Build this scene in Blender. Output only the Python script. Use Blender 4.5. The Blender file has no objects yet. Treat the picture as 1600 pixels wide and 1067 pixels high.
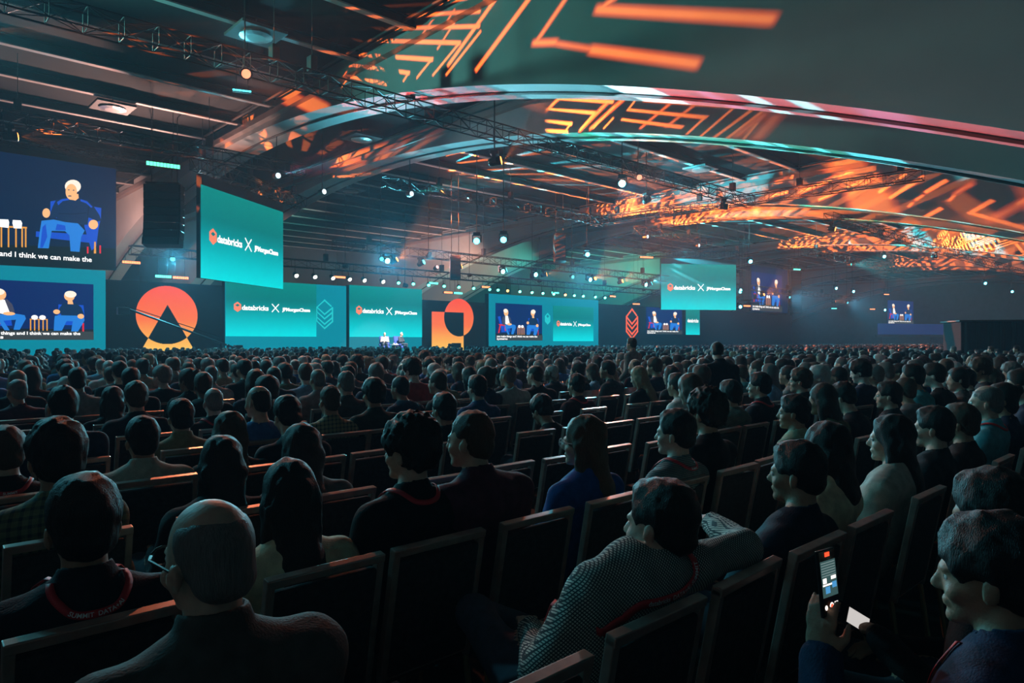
import bpy, bmesh, math, random
import numpy as np
from mathutils import Vector, Matrix

sc = bpy.context.scene
col = sc.collection
PI = math.pi

# ---------------------------------------------------------------- camera, world, exposure
CAMZ, FPX, HEAD = 1.63, 1100.0, math.radians(43.23)
cam_d = bpy.data.cameras.new('camera'); cam_d.sensor_width = 36.0; cam_d.lens = FPX / 1600 * 36
cam_d.clip_end = 400; cam_d.clip_start = .05
cam = bpy.data.objects.new('camera', cam_d); col.objects.link(cam)
cam.location = (0, 0, CAMZ); cam.rotation_euler = (PI / 2, 0, -HEAD)
sc.camera = cam
w = bpy.data.worlds.new('world'); sc.world = w; w.use_nodes = True
w.node_tree.nodes['Background'].inputs[0].default_value = (.004, .006, .008, 1)
w.node_tree.nodes['Background'].inputs[1].default_value = 1
sc.view_settings.view_transform = 'Standard'; sc.view_settings.look = 'None'
sc.view_settings.exposure = 0.0; sc.view_settings.gamma = 1; sc.view_settings.use_curve_mapping = False
cy = sc.cycles
cy.use_denoising = True; cy.max_bounces = 5; cy.diffuse_bounces = 3; cy.glossy_bounces = 2; cy.transmission_bounces = 2
cy.volume_bounces = 0; cy.adaptive_threshold = .08; cy.sample_clamp_indirect = 4; cy.caustics_reflective = False; cy.caustics_refractive = False
HAZE = .0016
CS, SN = math.cos(HEAD), math.sin(HEAD)

def ray(px, py):
    u = (px - 800) / FPX; v = (533.5 - py) / FPX
    return SN + CS * u, CS - SN * u, v            # world direction for unit depth
def at_z(px, py, z):
    a, b, v = ray(px, py); return Vector((a * z, b * z, CAMZ + v * z))
def at_y(px, py, Y):
    a, b, v = ray(px, py); return at_z(px, py, Y / b)
def at_x(px, py, X):
    a, b, v = ray(px, py); return at_z(px, py, X / a)
def at_h(px, py, Z):
    return at_z(px, py, (Z - CAMZ) * FPX / (533.5 - py))

# ---------------------------------------------------------------- helpers
MATS = {}
def mat(name, base=(.5, .5, .5), rough=.6, metal=0., emit=None, strength=1., noise=0., nscale=8., bump=0., bscale=60., spec=.5):
    if name in MATS: return MATS[name]
    m = bpy.data.materials.new(name); m.use_nodes = True; nt = m.node_tree
    b = nt.nodes['Principled BSDF']
    b.inputs['Base Color'].default_value = (*base, 1); b.inputs['Roughness'].default_value = rough
    b.inputs['Metallic'].default_value = metal; b.inputs['Specular IOR Level'].default_value = spec
    if emit is not None:
        b.inputs['Emission Color'].default_value = (*emit, 1); b.inputs['Emission Strength'].default_value = strength
    if noise or bump:
        tc = nt.nodes.new('ShaderNodeTexCoord')
    if noise:
        n = nt.nodes.new('ShaderNodeTexNoise'); n.inputs['Scale'].default_value = nscale; n.inputs['Detail'].default_value = 5
        r = nt.nodes.new('ShaderNodeMapRange'); r.inputs[1].default_value = .3; r.inputs[2].default_value = .7
        r.inputs[3].default_value = 1 - noise; r.inputs[4].default_value = 1 + noise
        mx = nt.nodes.new('ShaderNodeVectorMath'); mx.operation = 'SCALE'; mx.inputs[0].default_value = base
        nt.links.new(tc.outputs['Object'], n.inputs['Vector']); nt.links.new(n.outputs['Fac'], r.inputs[0])
        nt.links.new(r.outputs[0], mx.inputs['Scale']); nt.links.new(mx.outputs[0], b.inputs['Base Color'])
    if bump:
        n2 = nt.nodes.new('ShaderNodeTexNoise'); n2.inputs['Scale'].default_value = bscale; n2.inputs['Detail'].default_value = 3
        bp = nt.nodes.new('ShaderNodeBump'); bp.inputs['Strength'].default_value = bump; bp.inputs['Distance'].default_value = .02
        nt.links.new(tc.outputs['Object'], n2.inputs['Vector']); nt.links.new(n2.outputs['Fac'], bp.inputs['Height'])
        nt.links.new(bp.outputs[0], b.inputs['Normal'])
    MATS[name] = m
    return m

def emat(name, c, s=1.):
    return mat(name, (.008, .008, .008), .9, emit=c, strength=s, spec=.0)

def ramp_mat(name, stops, axis='Z'):
    """emissive LED picture: vertical gradient over the face of the panel (0 at its foot, 1 at its head)"""
    if name in MATS: return MATS[name]
    m = bpy.data.materials.new(name); m.use_nodes = True; nt = m.node_tree
    b = nt.nodes['Principled BSDF']; b.inputs['Base Color'].default_value = (.008, .008, .008, 1); b.inputs['Roughness'].default_value = .9; b.inputs['Specular IOR Level'].default_value = 0
    tc = nt.nodes.new('ShaderNodeTexCoord'); sp = nt.nodes.new('ShaderNodeSeparateXYZ'); nt.links.new(tc.outputs['Generated'], sp.inputs[0])
    r = nt.nodes.new('ShaderNodeValToRGB'); el = r.color_ramp.elements
    while len(el) < len(stops): el.new(.5)
    for e, (p, c) in zip(el, stops): e.position = p; e.color = (*c, 1)
    nt.links.new(sp.outputs[axis], r.inputs[0]); nt.links.new(r.outputs[0], b.inputs['Emission Color'])
    b.inputs['Emission Strength'].default_value = 1
    MATS[name] = m
    return m

class MB:
    def __init__(s): s.v = []; s.f = []; s.mi = []
    def add(s, vs, fs, mi=0):
        n = len(s.v); s.v += [tuple(p) for p in vs]; s.f += [tuple(i + n for i in f) for f in fs]; s.mi += [mi] * len(fs); return s
    def box(s, c, d, R=None, mi=0, bev=0.):
        hx, hy, hz = d[0] / 2, d[1] / 2, d[2] / 2
        if bev <= 0:
            vs = [(x, y, z) for x in (-hx, hx) for y in (-hy, hy) for z in (-hz, hz)]
            fs = [(0, 1, 3, 2), (4, 6, 7, 5), (0, 4, 5, 1), (2, 3, 7, 6), (0, 2, 6, 4), (1, 5, 7, 3)]
        else:
            bm = bmesh.new(); bmesh.ops.create_cube(bm, size=1)
            for q in bm.verts: q.co = Vector((q.co.x * d[0], q.co.y * d[1], q.co.z * d[2]))
            bmesh.ops.bevel(bm, geom=bm.edges[:], offset=bev, segments=2, affect='EDGES', profile=.6)
            bm.verts.index_update(); vs = [q.co.copy() for q in bm.verts]; fs = [[q.index for q in f.verts] for f in bm.faces]; bm.free()
        c = Vector(c)
        vs = [(R @ Vector(p) if R else Vector(p)) + c for p in vs]
        return s.add(vs, fs, mi)
    def tube(s, a, b, r, n=6, r2=None, cap=True, mi=0):
        a, b = Vector(a), Vector(b); r2 = r if r2 is None else r2
        q = (b - a).to_track_quat('Z', 'Y').to_matrix(); vs = []
        for p, rr in ((a, r), (b, r2)):
            for i in range(n):
                t = 2 * PI * (i + .5) / n; vs.append(p + q @ Vector((rr * math.cos(t), rr * math.sin(t), 0)))
        fs = [(i, (i + 1) % n, n + (i + 1) % n, n + i) for i in range(n)]
        if cap: fs += [tuple(range(n - 1, -1, -1)), tuple(range(n, 2 * n))]
        return s.add(vs, fs, mi)
    def path(s, pts, r, n=6, mi=0):
        pts = [Vector(p) for p in pts]; vs = []
        for k, p in enumerate(pts):
            d = pts[min(k + 1, len(pts) - 1)] - pts[max(k - 1, 0)]
            q = d.to_track_quat('Z', 'Y').to_matrix()
            for i in range(n):
                t = 2 * PI * i / n; vs.append(p + q @ Vector((r * math.cos(t), r * math.sin(t), 0)))
        fs = [(k * n + i, k * n + (i + 1) % n, (k + 1) * n + (i + 1) % n, (k + 1) * n + i) for k in range(len(pts) - 1) for i in range(n)]
        fs += [tuple(range(n - 1, -1, -1)), tuple(range((len(pts) - 1) * n, len(pts) * n))]
        return s.add(vs, fs, mi)
    def lathe(s, prof, n=16, c=(0, 0, 0), R=None, mi=0):
        c = Vector(c); vs = []
        for r, z in prof:
            for i in range(n):
                t = 2 * PI * i / n; p = Vector((r * math.cos(t), r * math.sin(t), z)); vs.append((R @ p if R else p) + c)
        fs = [(k * n + i, k * n + (i + 1) % n, (k + 1) * n + (i + 1) % n, (k + 1) * n + i) for k in range(len(prof) - 1) for i in range(n)]
        fs += [tuple(range(n - 1, -1, -1)), tuple(range((len(prof) - 1) * n, len(prof) * n))]
        return s.add(vs, fs, mi)
    def prism(s, poly, y0, y1, mi=0):
        """polygon in local x,z pushed from y0 to y1"""
        n = len(poly); vs = [(x, y0, z) for x, z in poly] + [(x, y1, z) for x, z in poly]
        fs = [tuple(range(n)), tuple(range(2 * n - 1, n - 1, -1))] + [(i, i + n, (i + 1) % n + n, (i + 1) % n) for i in range(n)]
        return s.add(vs, fs, mi)
    def mesh(s, name, mats, smooth=False):
        me = bpy.data.meshes.new(name); me.from_pydata(s.v, [], s.f)
        for m in (mats if isinstance(mats, (list, tuple)) else [mats]): me.materials.append(m)
        if any(s.mi): me.polygons.foreach_set('material_index', s.mi)
        if smooth: me.polygons.foreach_set('use_smooth', [True] * len(s.f))
        me.update(); return me
    def build(s, name, mats, parent=None, smooth=False, loc=None, rz=0):
        return link(name, s.mesh(name, mats, smooth), parent, loc, rz)

def link(name, me, parent=None, loc=None, rz=0):
    o = bpy.data.objects.new(name, me); col.objects.link(o)
    if parent: o.parent = parent
    if loc is not None: o.location = loc
    if rz: o.rotation_euler = (0, 0, rz)
    return o
def tag(o, label=None, cat=None, group=None, kind=None):
    if label: o['label'] = label
    if cat: o['category'] = cat
    if group: o['group'] = group
    if kind: o['kind'] = kind
    return o
def thing(name, label, cat, loc=(0, 0, 0), rz=0, group=None):
    o = link(name, None, None, loc, rz); return tag(o, label, cat, group)
def kids(o): return [c for c in CH.get(o.name, [])]
CH = {}
def copy_tree(o, loc, rot=None, label=None, group=None, scale=None):
    def cp(x, p):
        c = x.copy(); col.objects.link(c); c.parent = p
        for ch in x.children: cp(ch, c)
        return c
    r = cp(o, None); r.location = loc
    if rot is not None: r.rotation_euler = rot if isinstance(rot, (tuple, list)) else (0, 0, rot)
    if scale: r.scale = (scale,) * 3
    if label: r['label'] = label
    if group: r['group'] = group
    return r
ORD = ['first', 'second', 'third', 'fourth', 'fifth', 'sixth', 'seventh', 'eighth', 'ninth', 'tenth', 'eleventh', 'twelfth', 'thirteenth',
       'fourteenth', 'fifteenth', 'sixteenth', 'seventeenth', 'eighteenth', 'nineteenth']
def ordinal(n):                     # 1-based
    if n <= 19: return ORD[n - 1]
    t = ['twent', 'thirt', 'fort', 'fift', 'sixt', 'sevent', 'eight', 'ninet'][n // 10 - 2]
    return t + 'ieth' if n % 10 == 0 else t + 'y-' + ORD[n % 10 - 1]

def spot(name, loc, target, energy, color, size, blend=.3, radius=.06, parent=None):
    l = bpy.data.lights.new(name, 'SPOT'); l.energy = energy; l.color = color; l.spot_size = math.radians(size); l.spot_blend = blend
    l.shadow_soft_size = radius
    o = bpy.data.objects.new(name, l); col.objects.link(o); o.location = loc
    o.rotation_euler = (Vector(target) - Vector(loc)).to_track_quat('-Z', 'Y').to_euler()
    return o

class Gobo:
    """a profile lamp with a cut pattern in its gate (light leaves only through the slots)"""
    def __init__(s, name, loc, target, energy, size, radius=.02, blend=.15):
        s.o = spot(name, loc, target, energy, (1, 1, 1), size, blend, radius)
        s.M = (s.o.rotation_euler.to_matrix()).transposed(); s.loc = Vector(loc)
        s.nt = s.o.data.node_tree; s.o.data.use_nodes = True; s.nt = s.o.data.node_tree
        s.em = [n for n in s.nt.nodes if n.type == 'EMISSION'][0]
        tc = s.nt.nodes.new('ShaderNodeTexCoord'); sp = s.nt.nodes.new('ShaderNodeSeparateXYZ'); s.L(tc.outputs['Normal'], sp.inputs[0])
        s.u = s.m('DIVIDE', sp.outputs[0], sp.outputs[2]); s.v = s.m('DIVIDE', sp.outputs[1], sp.outputs[2])
        cb = s.nt.nodes.new('ShaderNodeCombineXYZ'); s.L(s.u, cb.inputs[0]); s.L(s.v, cb.inputs[1]); s.uv = cb.outputs[0]
        s.acc = None
    def L(s, a, b): s.nt.links.new(a, b)
    def m(s, op, a, b=None, c=None):
        n = s.nt.nodes.new('ShaderNodeMath'); n.operation = op
        for i, x in enumerate((a, b, c)):
            if x is None: continue
            if isinstance(x, (int, float)): n.inputs[i].default_value = x
            else: s.L(x, n.inputs[i])
        return n.outputs[0]
    def vm(s, op, a, *bs):
        n = s.nt.nodes.new('ShaderNodeVectorMath'); n.operation = op; s.L(a, n.inputs[0])
        for i, b in enumerate(bs): n.inputs[i + 1].default_value = b
        return n.outputs[0]
    def uvof(s, P):
        q = s.M @ (Vector(P) - s.loc); return Vector((q.x / q.z, q.y / q.z))
    def mapped(s, c, ang, sx, sy):
        n = s.nt.nodes.new('ShaderNodeMapping'); n.vector_type = 'TEXTURE'; s.L(s.uv, n.inputs[0])
        n.inputs['Location'].default_value = (c.x, c.y, 0); n.inputs['Rotation'].default_value = (0, 0, ang); n.inputs['Scale'].default_value = (sx, sy, 1)
        return n.outputs[0]
    def slot(s, A, B, hw, soft=.4, level=1., per=None):
        """slot from world point A to B on the lit surface, half width hw (metres, world)"""
        a, b = s.uvof(A), s.uvof(B); d = b - a; ln = max(d.length / 2, 1e-5)
        mid = (Vector(A) + Vector(B)) / 2; D = (Vector(B) - Vector(A)).normalized(); per = Vector(per) * hw if per is not None else D.cross(Vector((1, 0, 0))).normalized() * hw
        wu = s.uvof(mid + per) - s.uvof(mid - per); dn = d.normalized(); wid = abs(wu.x * dn.y - wu.y * dn.x) / 2
        wid = max(wid, 1e-5)
        p = s.vm('ABSOLUTE', s.mapped((a + b) / 2, math.atan2(d.y, d.x), ln + wid, wid))
        k = 1 / soft; kx = (ln + wid) / (wid * soft)
        p = s.vm('MULTIPLY_ADD', p, (-kx, -k, 0), (kx, k, 1))
        p = s.vm('MAXIMUM', s.vm('MINIMUM', p, (1, 1, 1)), (0, 0, 0))
        sp = s.nt.nodes.new('ShaderNodeSeparateXYZ'); s.L(p, sp.inputs[0])
        r = s.m('MULTIPLY', sp.outputs[0], sp.outputs[1])
        if level != 1.: r = s.m('MULTIPLY', r, level)
        s.acc = r if s.acc is None else s.m('MAXIMUM', s.acc, r)
    def chevrons(s, ang, tile, n, width=.35, fill=1.):
        """tiles of nested L-shaped slots, every other tile turned round"""
        n0 = s.nt.nodes.new('ShaderNodeMapping'); n0.vector_type = 'TEXTURE'; s.L(s.uv, n0.inputs[0])
        n0.inputs['Rotation'].default_value = (0, 0, ang); n0.inputs['Scale'].default_value = (tile, tile * .7, 1)
        sp = s.nt.nodes.new('ShaderNodeSeparateXYZ'); s.L(n0.outputs[0], sp.inputs[0])
        fx, fy = s.m('FRACT', sp.outputs[0]), s.m('FRACT', sp.outputs[1])
        par = s.m('MODULO', s.m('ABSOLUTE', s.m('ADD', s.m('FLOOR', sp.outputs[0]), s.m('FLOOR', sp.outputs[1]))), 2)
        gx = s.m('ADD', s.m('MULTIPLY', fx, s.m('SUBTRACT', 1, s.m('MULTIPLY', par, 2))), par)
        wv = s.m('FRACT', s.m('MULTIPLY', s.m('MAXIMUM', gx, fy), n))
        d = s.m('ABSOLUTE', s.m('SUBTRACT', wv, .5))
        r = s.m('MULTIPLY', s.m('SUBTRACT', width / 2, d), 12)
        r = s.m('MINIMUM', s.m('MAXIMUM', r, 0), 1)
        if fill < 1:
            nz = s.nt.nodes.new('ShaderNodeTexWhiteNoise'); nz.noise_dimensions = '2D'
            fl = s.vm('FLOOR', n0.outputs[0]); s.L(fl, nz.inputs['Vector'])
            r = s.m('MULTIPLY', r, s.m('LESS_THAN', nz.outputs['Value'], fill))
        s.acc = r if s.acc is None else s.m('MAXIMUM', s.acc, r)
    def bars(s, ang, period, width, seed=0., keep=.6):
        n0 = s.nt.nodes.new('ShaderNodeMapping'); n0.vector_type = 'TEXTURE'; s.L(s.uv, n0.inputs[0])
        n0.inputs['Rotation'].default_value = (0, 0, ang); n0.inputs['Scale'].default_value = (period, period * 4, 1); n0.inputs['Location'].default_value = (seed, seed * .7, 0)
        sp = s.nt.nodes.new('ShaderNodeSeparateXYZ'); s.L(n0.outputs[0], sp.inputs[0])
        d = s.m('ABSOLUTE', s.m('SUBTRACT', s.m('FRACT', sp.outputs[0]), .5))
        r = s.m('MINIMUM', s.m('MAXIMUM', s.m('MULTIPLY', s.m('SUBTRACT', width / 2, d), 12), 0), 1)
        nz = s.nt.nodes.new('ShaderNodeTexWhiteNoise'); nz.noise_dimensions = '2D'; s.L(s.vm('FLOOR', n0.outputs[0]), nz.inputs['Vector'])
        r = s.m('MULTIPLY', r, s.m('LESS_THAN', nz.outputs['Value'], keep))
        s.acc = r if s.acc is None else s.m('MAXIMUM', s.acc, r)
    def done(s, color, edge=None, base=0.):
        """slots glow in `color`, their soft rims in `edge`; `base` leaks everywhere in the cone"""
        a = s.acc if s.acc is not None else None
        if edge is not None:
            mx = s.nt.nodes.new('ShaderNodeMix'); mx.data_type = 'RGBA'; s.L(s.m('POWER', a, 2.), mx.inputs[0])
            mx.inputs[6].default_value = (*edge, 1); mx.inputs[7].default_value = (*color, 1); s.L(mx.outputs[2], s.em.inputs['Color'])
        else: s.em.inputs['Color'].default_value = (*color, 1)
        s.L(s.m('ADD', a, base) if base else a, s.em.inputs['Strength'])
        return s.o
# ---------------------------------------------------------------- added fill lamps that lift the arch sides, ribs and crowd
ORANGE, HOT, EDGE = (1., .20, .035), (1., .36, .07), (1., .10, .02)
CYAN, TEAL, RED = (.02, .75, 1.), (.05, .8, .75), (1., .07, .06)
spot('spandrel_fill', (2.0, 26, 10.6), (13.4, 9, 9.5), 3400, (.20, .9, .80), 95, 1, .3)  # teal fill added to raise the ambient level on the arch side
spot('spandrel_fill', (16.8, 31, 8.9), (20.2, 8, 8), 1500, (.6, .75, .8), 70, 1, .3)
spot('rib_fill', (11.6, 39.4, 6.9), (4, 22, 12), 9500, (1., .55, .45), 110, 1, .3)  # added warm uplight that brightens the ribs
spot('rib_fill', (30, 39.4, 6.9), (30, 22, 12), 2000, (.9, .5, .5), 120, 1, .3)
for x_, e_ in ((23, 20000), (40, 20000), (58, 20000), (76, 18000), (92, 14000)):
    spot('audience_fill', (x_, 35.7, 6.5), (x_ - 9, 10, .5), e_, (.10, .62, .80), 105, 1, .25)  # added cyan fill standing in for spill from the stage screens
spot('audience_fill', (12.5, 39.6, 6.0), (6, 12, .5), 17000, (.10, .62, .80), 100, 1, .25)
spot('audience_fill', (-2.4, 19.4, 8.9), (2, 4, .6), 2600, (.10, .60, .78), 80, 1, .25)
spot('audience_fill', (.6, 19.4, 8.9), (6, 4, .6), 2000, (.12, .60, .78), 90, 1, .25)
spot('audience_fill', (8, 19.2, 9.0), (5, 4, .6), 3200, (1., .27, .14), 95, 1, .2)  # added warm fill standing in for orange bounce off the ceiling
spot('audience_fill', (26, 19.2, 9.0), (16, 6, .6), 3400, (1., .3, .17), 95, 1, .2)

# ---------------------------------------------------------------- structure: hall shell
CEIL, AC, AY, AR = 12.13, .0067, 33.0, 9.5
M_conc = mat('arch_concrete', (.46, .47, .46), .75, noise=.07, nscale=.6, bump=.15, bscale=3)
M_black = mat('ceiling_black_paint', (.009, .010, .013), .95, noise=.25, nscale=.8)
M_rib = mat('rib_grey_steel', (.50, .47, .45), .6, noise=.12, nscale=1.5)
M_floor = mat('dark_carpet', (.018, .017, .02), .95, noise=.4, nscale=2)
M_wall = mat('dark_wall', (.10, .10, .105), .9, noise=.15, nscale=.4)
M_drape = mat('black_drape', (.03, .03, .034), .95, noise=.3, nscale=1.2)

def slab(name, c, d, m): return tag(MB().box(c, d).build(name, m), kind='structure')
slab('floor', (60, 31, -.1), (162, 86, .2), M_floor)
ceil = slab('ceiling', (60, 31, CEIL + .15), (162, 86, .3), M_black)
slab('wall_left', (-20.8, 31, 6), (.3, 86, 12.6), M_wall)
slab('wall_right', (140.8, 31, 6), (.3, 86, 12.6), M_drape)
slab('wall_front', (60, -11.8, 6), (162, .3, 12.6), M_wall)
slab('wall_back', (60, 73.8, 6), (162, .3, 12.6), M_wall)

def soffit(Y): return CAMZ + AR - AC * (Y - AY) ** 2
def arch(x0, x1, label):
    half = math.sqrt((CAMZ + AR) / AC); ys = np.linspace(AY - half + .01, AY + half - .01, 97); m = MB(); n = len(ys)
    vs = []
    for y in ys:
        z = soffit(y); vs += [(x0, y, z), (x1, y, z), (x1, y, CEIL + .02), (x0, y, CEIL + .02)]
    fs = []
    for i in range(n - 1):
        a, b = 4 * i, 4 * i + 4
        fs += [(a, b, b + 1, a + 1), (a + 1, b + 1, b + 2, a + 2), (a + 3, b + 3, b, a), (a + 2, b + 2, b + 3, a + 3)]
    fs += [(0, 1, 2, 3), (4 * n - 1, 4 * n - 2, 4 * n - 3, 4 * n - 4)]
    o = tag(m.add(vs, fs).build('concrete_arch', M_conc), label, None, None, 'structure')
    xm = (x0 + x1) / 2
    MB().path([(xm, y, soffit(y) - .03) for y in ys[::2]], .05, 6).build('conduit', mat('conduit_dark', (.05, .045, .045), .6), o)
    t = MB()
    t.box((x0 - .14, AY, CEIL - .75), (.28, 62, .12)); t.box((x0 - .26, AY, CEIL - .66), (.03, 62, .22))
    t.build('cable_tray', mat('tray_steel', (.42, .33, .30), .5, .3), o)
    MB().path([(x0 - .5, y, CEIL - .25) for y in np.linspace(2, 64, 20)], .05, 6).build('pipe', mat('conduit_dark'), o)
    return o
PAIRS = [13.4 + 27.8 * k for k in range(-1, 5)]
names = ['behind the camera', 'nearest the camera', 'in the middle of the hall', 'beyond the middle trusses', 'toward the far end', 'last at the far end']
for k, x in enumerate(PAIRS):
    arch(x, x + 1.7, 'grey concrete roof arch, first of the pair ' + names[k])
    arch(x + 6.8, x + 8.4, 'grey concrete roof arch, second of the pair ' + names[k])
# steel ribs of every bay, each a part of the ceiling
rib_me = {}
for k in range(len(PAIRS) - 1):
    xa, xb = PAIRS[k] + 8.4, PAIRS[k + 1]
    ln = xb - xa
    if k not in rib_me:
        r = MB(); r.box((0, 0, -.36), (ln, .24, .05)); r.box((0, 0, -.17), (ln, .05, .34), mi=1); r.box((0, 0, -.02), (ln, .2, .04), mi=1); rib_me[k] = r.mesh('rib', [M_rib, M_black])
    for n in range(-6, 14):
        y = 25.83 + 3.465 * n
        if y < 6 and k < 2: continue
        link('rib', rib_me[k], ceil, ((xa + xb) / 2, y, CEIL))
# square ceiling fixtures, unlit, hung under the ribs
fx = thing('ceiling_fixture', 'unlit square ceiling fixture under the ribs, nearest the top edge', 'light', (0, 0, 0), group='unlit ceiling fixtures')
MB().box((0, 0, -.05), (1.5, 1.5, .1), bev=.02).build('housing', mat('fixture_grey', (.10, .10, .10), .6), fx)
MB().lathe([(.5, -.1), (.52, -.16), (.3, -.2), (.05, -.2)], 14).build('reflector', mat('fixture_steel', (.6, .6, .6), .3, .8), fx)
MB().tube((0, 0, 0), (0, 0, .45), .03).build('stem', mat('conduit_dark'), fx)
spots_f = [(400, 50), (176, 165), (565, 214), (1095, 262), (548, 296)]
lab_f = ['nearest the top edge', 'above the big picture screen', 'over the nearest truss', 'above the long middle truss', 'in the ribbed bay behind the nearest arches']
for i, (a, b) in enumerate(spots_f):
    p = at_h(a, b, CEIL - .45)
    o = fx if i == 0 else copy_tree(fx, p)
    o.location = p; o['label'] = 'unlit square ceiling fixture under the ribs, ' + lab_f[i]

# ---------------------------------------------------------------- LED pictures and lettering
def srgb(r, g, b):
    f = lambda c: (c / 255 / 12.92) if c / 255 <= .04045 else ((c / 255 + .055) / 1.055) ** 2.4
    return f(r), f(g), f(b)
def em8(name, r, g, b, s=1.): return emat(name, srgb(r, g, b), s)
TEAL_SCREEN = lambda: ramp_mat('led_teal_gradient', [(0, srgb(0, 226, 232)), (.12, srgb(0, 212, 220)), (.34, srgb(0, 178, 186)), (.52, srgb(0, 142, 146)), (.66, srgb(0, 122, 122)), (1, srgb(0, 136, 130))])
E_teal = em8('led_teal_wall', 0, 134, 156); E_teal2 = em8('led_teal_band', 0, 128, 148); E_tealmid = em8('led_teal_panel', 0, 136, 158)
E_line = em8('led_pale_teal_line', 40, 200, 205); E_navy = em8('led_navy', 4, 32, 98); E_navy2 = em8('led_dark_navy', 3, 27, 62)
E_white = em8('led_white', 255, 255, 255, 1.3); E_hair = em8('led_white_hair', 255, 240, 222, 1.1); E_skin = em8('led_skin', 255, 190, 128, 1.05)
E_sweat = em8('led_sweater', 12, 40, 80); E_jean = em8('led_jeans', 38, 128, 222); E_chair = em8('led_blue_chair', 18, 78, 205)
E_gold = em8('led_gold', 235, 160, 62); E_cap = em8('led_caption_bar', 58, 62, 62); E_capd = em8('led_caption_bar_dark', 10, 22, 26)
E_jack = em8('led_grey_jacket', 70, 70, 92); E_red = em8('led_red', 226, 26, 44); E_stg = em8('led_stage_floor', 22, 22, 26); E_icon = em8('led_coral', 255, 138, 104)
E_icond = em8('led_teal_dark', 0, 120, 122); E_oran = em8('led_orange_line', 255, 92, 44, 1.2)
E_blackp = mat('led_panel_off', (.014, .014, .017), .5)
PIC = [E_navy, E_navy2, E_white, E_hair, E_skin, E_sweat, E_jean, E_chair, E_gold, E_cap, E_capd, E_jack, E_red, E_stg]
PI_ = {m.name: i for i, m in enumerate(PIC)}
def ell(cx, cz, rx, rz, n=16): return [(cx + rx * math.cos(2 * PI * i / n), cz + rz * math.sin(2 * PI * i / n)) for i in range(n)]
def rect(x0, z0, x1, z1): return [(x0, z0), (x1, z0), (x1, z1), (x0, z1)]

def text_poly(body, bold=.02):
    cu = bpy.data.curves.new('lettering', 'FONT'); cu.body = body; cu.size = 1; cu.offset = bold; cu.resolution_u = 3
    o = bpy.data.objects.new('lettering', cu); col.objects.link(o)
    dg = bpy.context.evaluated_depsgraph_get(); me = bpy.data.meshes.new_from_object(o.evaluated_get(dg))
    vs = [(v.co.x, v.co.y) for v in me.vertices]; fs = [tuple(p.vertices) for p in me.polygons]
    bpy.data.objects.remove(o); bpy.data.curves.remove(cu); bpy.data.meshes.remove(me)
    xs = [v[0] for v in vs]; ys = [v[1] for v in vs]
    return vs, fs, (min(xs), max(xs), min(ys), max(ys))
TXT = {}
def lettering(mb, body, x0, z0, width, y, bold=.02, xh=None, mi=0):
    """write body from x0 to x0+width, baseline z0; faces -y"""
    if (body, bold) not in TXT: TXT[(body, bold)] = text_poly(body, bold)
    vs, fs, (a, b, c, d) = TXT[(body, bold)]
    s = width / (b - a); sz = s if xh is None else xh
    mb.add([(x0 + (x - a) * s, y, z0 + z * sz) for x, z in vs], fs, mi)

def strip(mb, pts, wd, y, closed=False, mi=0):
    pts = [Vector((p[0], p[1])) for p in pts]; n = len(pts)
    for i in range(n if closed else n - 1):
        a, b = pts[i], pts[(i + 1) % n]; d = (b - a).normalized(); q = Vector((-d.y, d.x)) * wd / 2; a2, b2 = a - d * wd / 2, b + d * wd / 2
        mb.add([(p.x, y, p.y) for p in (a2 - q, b2 - q, b2 + q, a2 + q)], [(0, 1, 2, 3)], mi)

def stack_logo(mb, cx, cz, h, wd, y, mi=0):
    w_ = h * .62; P = lambda a, b: (cx + (a - .5) * w_, cz + (b - .5) * h)
    strip(mb, [P(1, .62), P(1, .74), P(.5, .5), P(0, .74), P(.5, 1), P(.9, .80)], wd, y, mi=mi)
    for dz in (0, .19):
        strip(mb, [P(0, .70 - dz), P(0, .58 - dz), P(.5, .34 - dz), P(1, .58 - dz), P(1, .44 - dz)], wd, y, mi=mi)
    strip(mb, [P(0, .45), P(.5, .21), P(1, .45)], wd, y, mi=mi) if False else None
    strip(mb, [P(0, .34), P(0, .25), P(.5, 0), P(1, .25), P(1, .34)], wd, y, mi=mi)

def lockup(root, W, H, y, zc=.5, z0=0., x0=0.):
    """coral icon, wordmark, cross, wordmark on a screen W x H whose foot is z0"""
    hx = x0; t = .08 * H; zc = z0 + zc * H; m = MB()
    icon = [(hx + W * .12 + t * 1.0 * math.sin(a) * .95, zc + t * 1.15 * math.cos(a)) for a in [i * PI / 3 for i in range(6)]]
    m.add([(x, y, z) for x, z in icon], [tuple(range(6))], 0)
    dm = [(hx + W * .12 + t * .42 * math.sin(a) * 1.2, zc + t * .35 + t * .3 * math.cos(a)) for a in [i * PI / 2 for i in range(4)]]
    m.add([(x, y - .004, z) for x, z in dm], [(0, 1, 2, 3)], 1)
    m.build('logo_icon', [E_icon, E_icond], root)
    m = MB(); lettering(m, 'databricks', hx + W * .165, zc - t * .62, W * .285, y, .035); m.build('wordmark', E_white, root)
    m = MB(); cx = hx + W * .525; a = t * .85
    strip(m, [(cx - a * .9, zc - a), (cx + a * .9, zc + a)], t * .22, y); strip(m, [(cx - a * .9, zc + a), (cx + a * .9, zc - a)], t * .22, y - .002); m.build('cross', E_white, root)
    m = MB(); lettering(m, 'JPMorganChase', hx + W * .60, zc - t * .62, W * .325, y, .05); m.build('wordmark', E_white, root)

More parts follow.
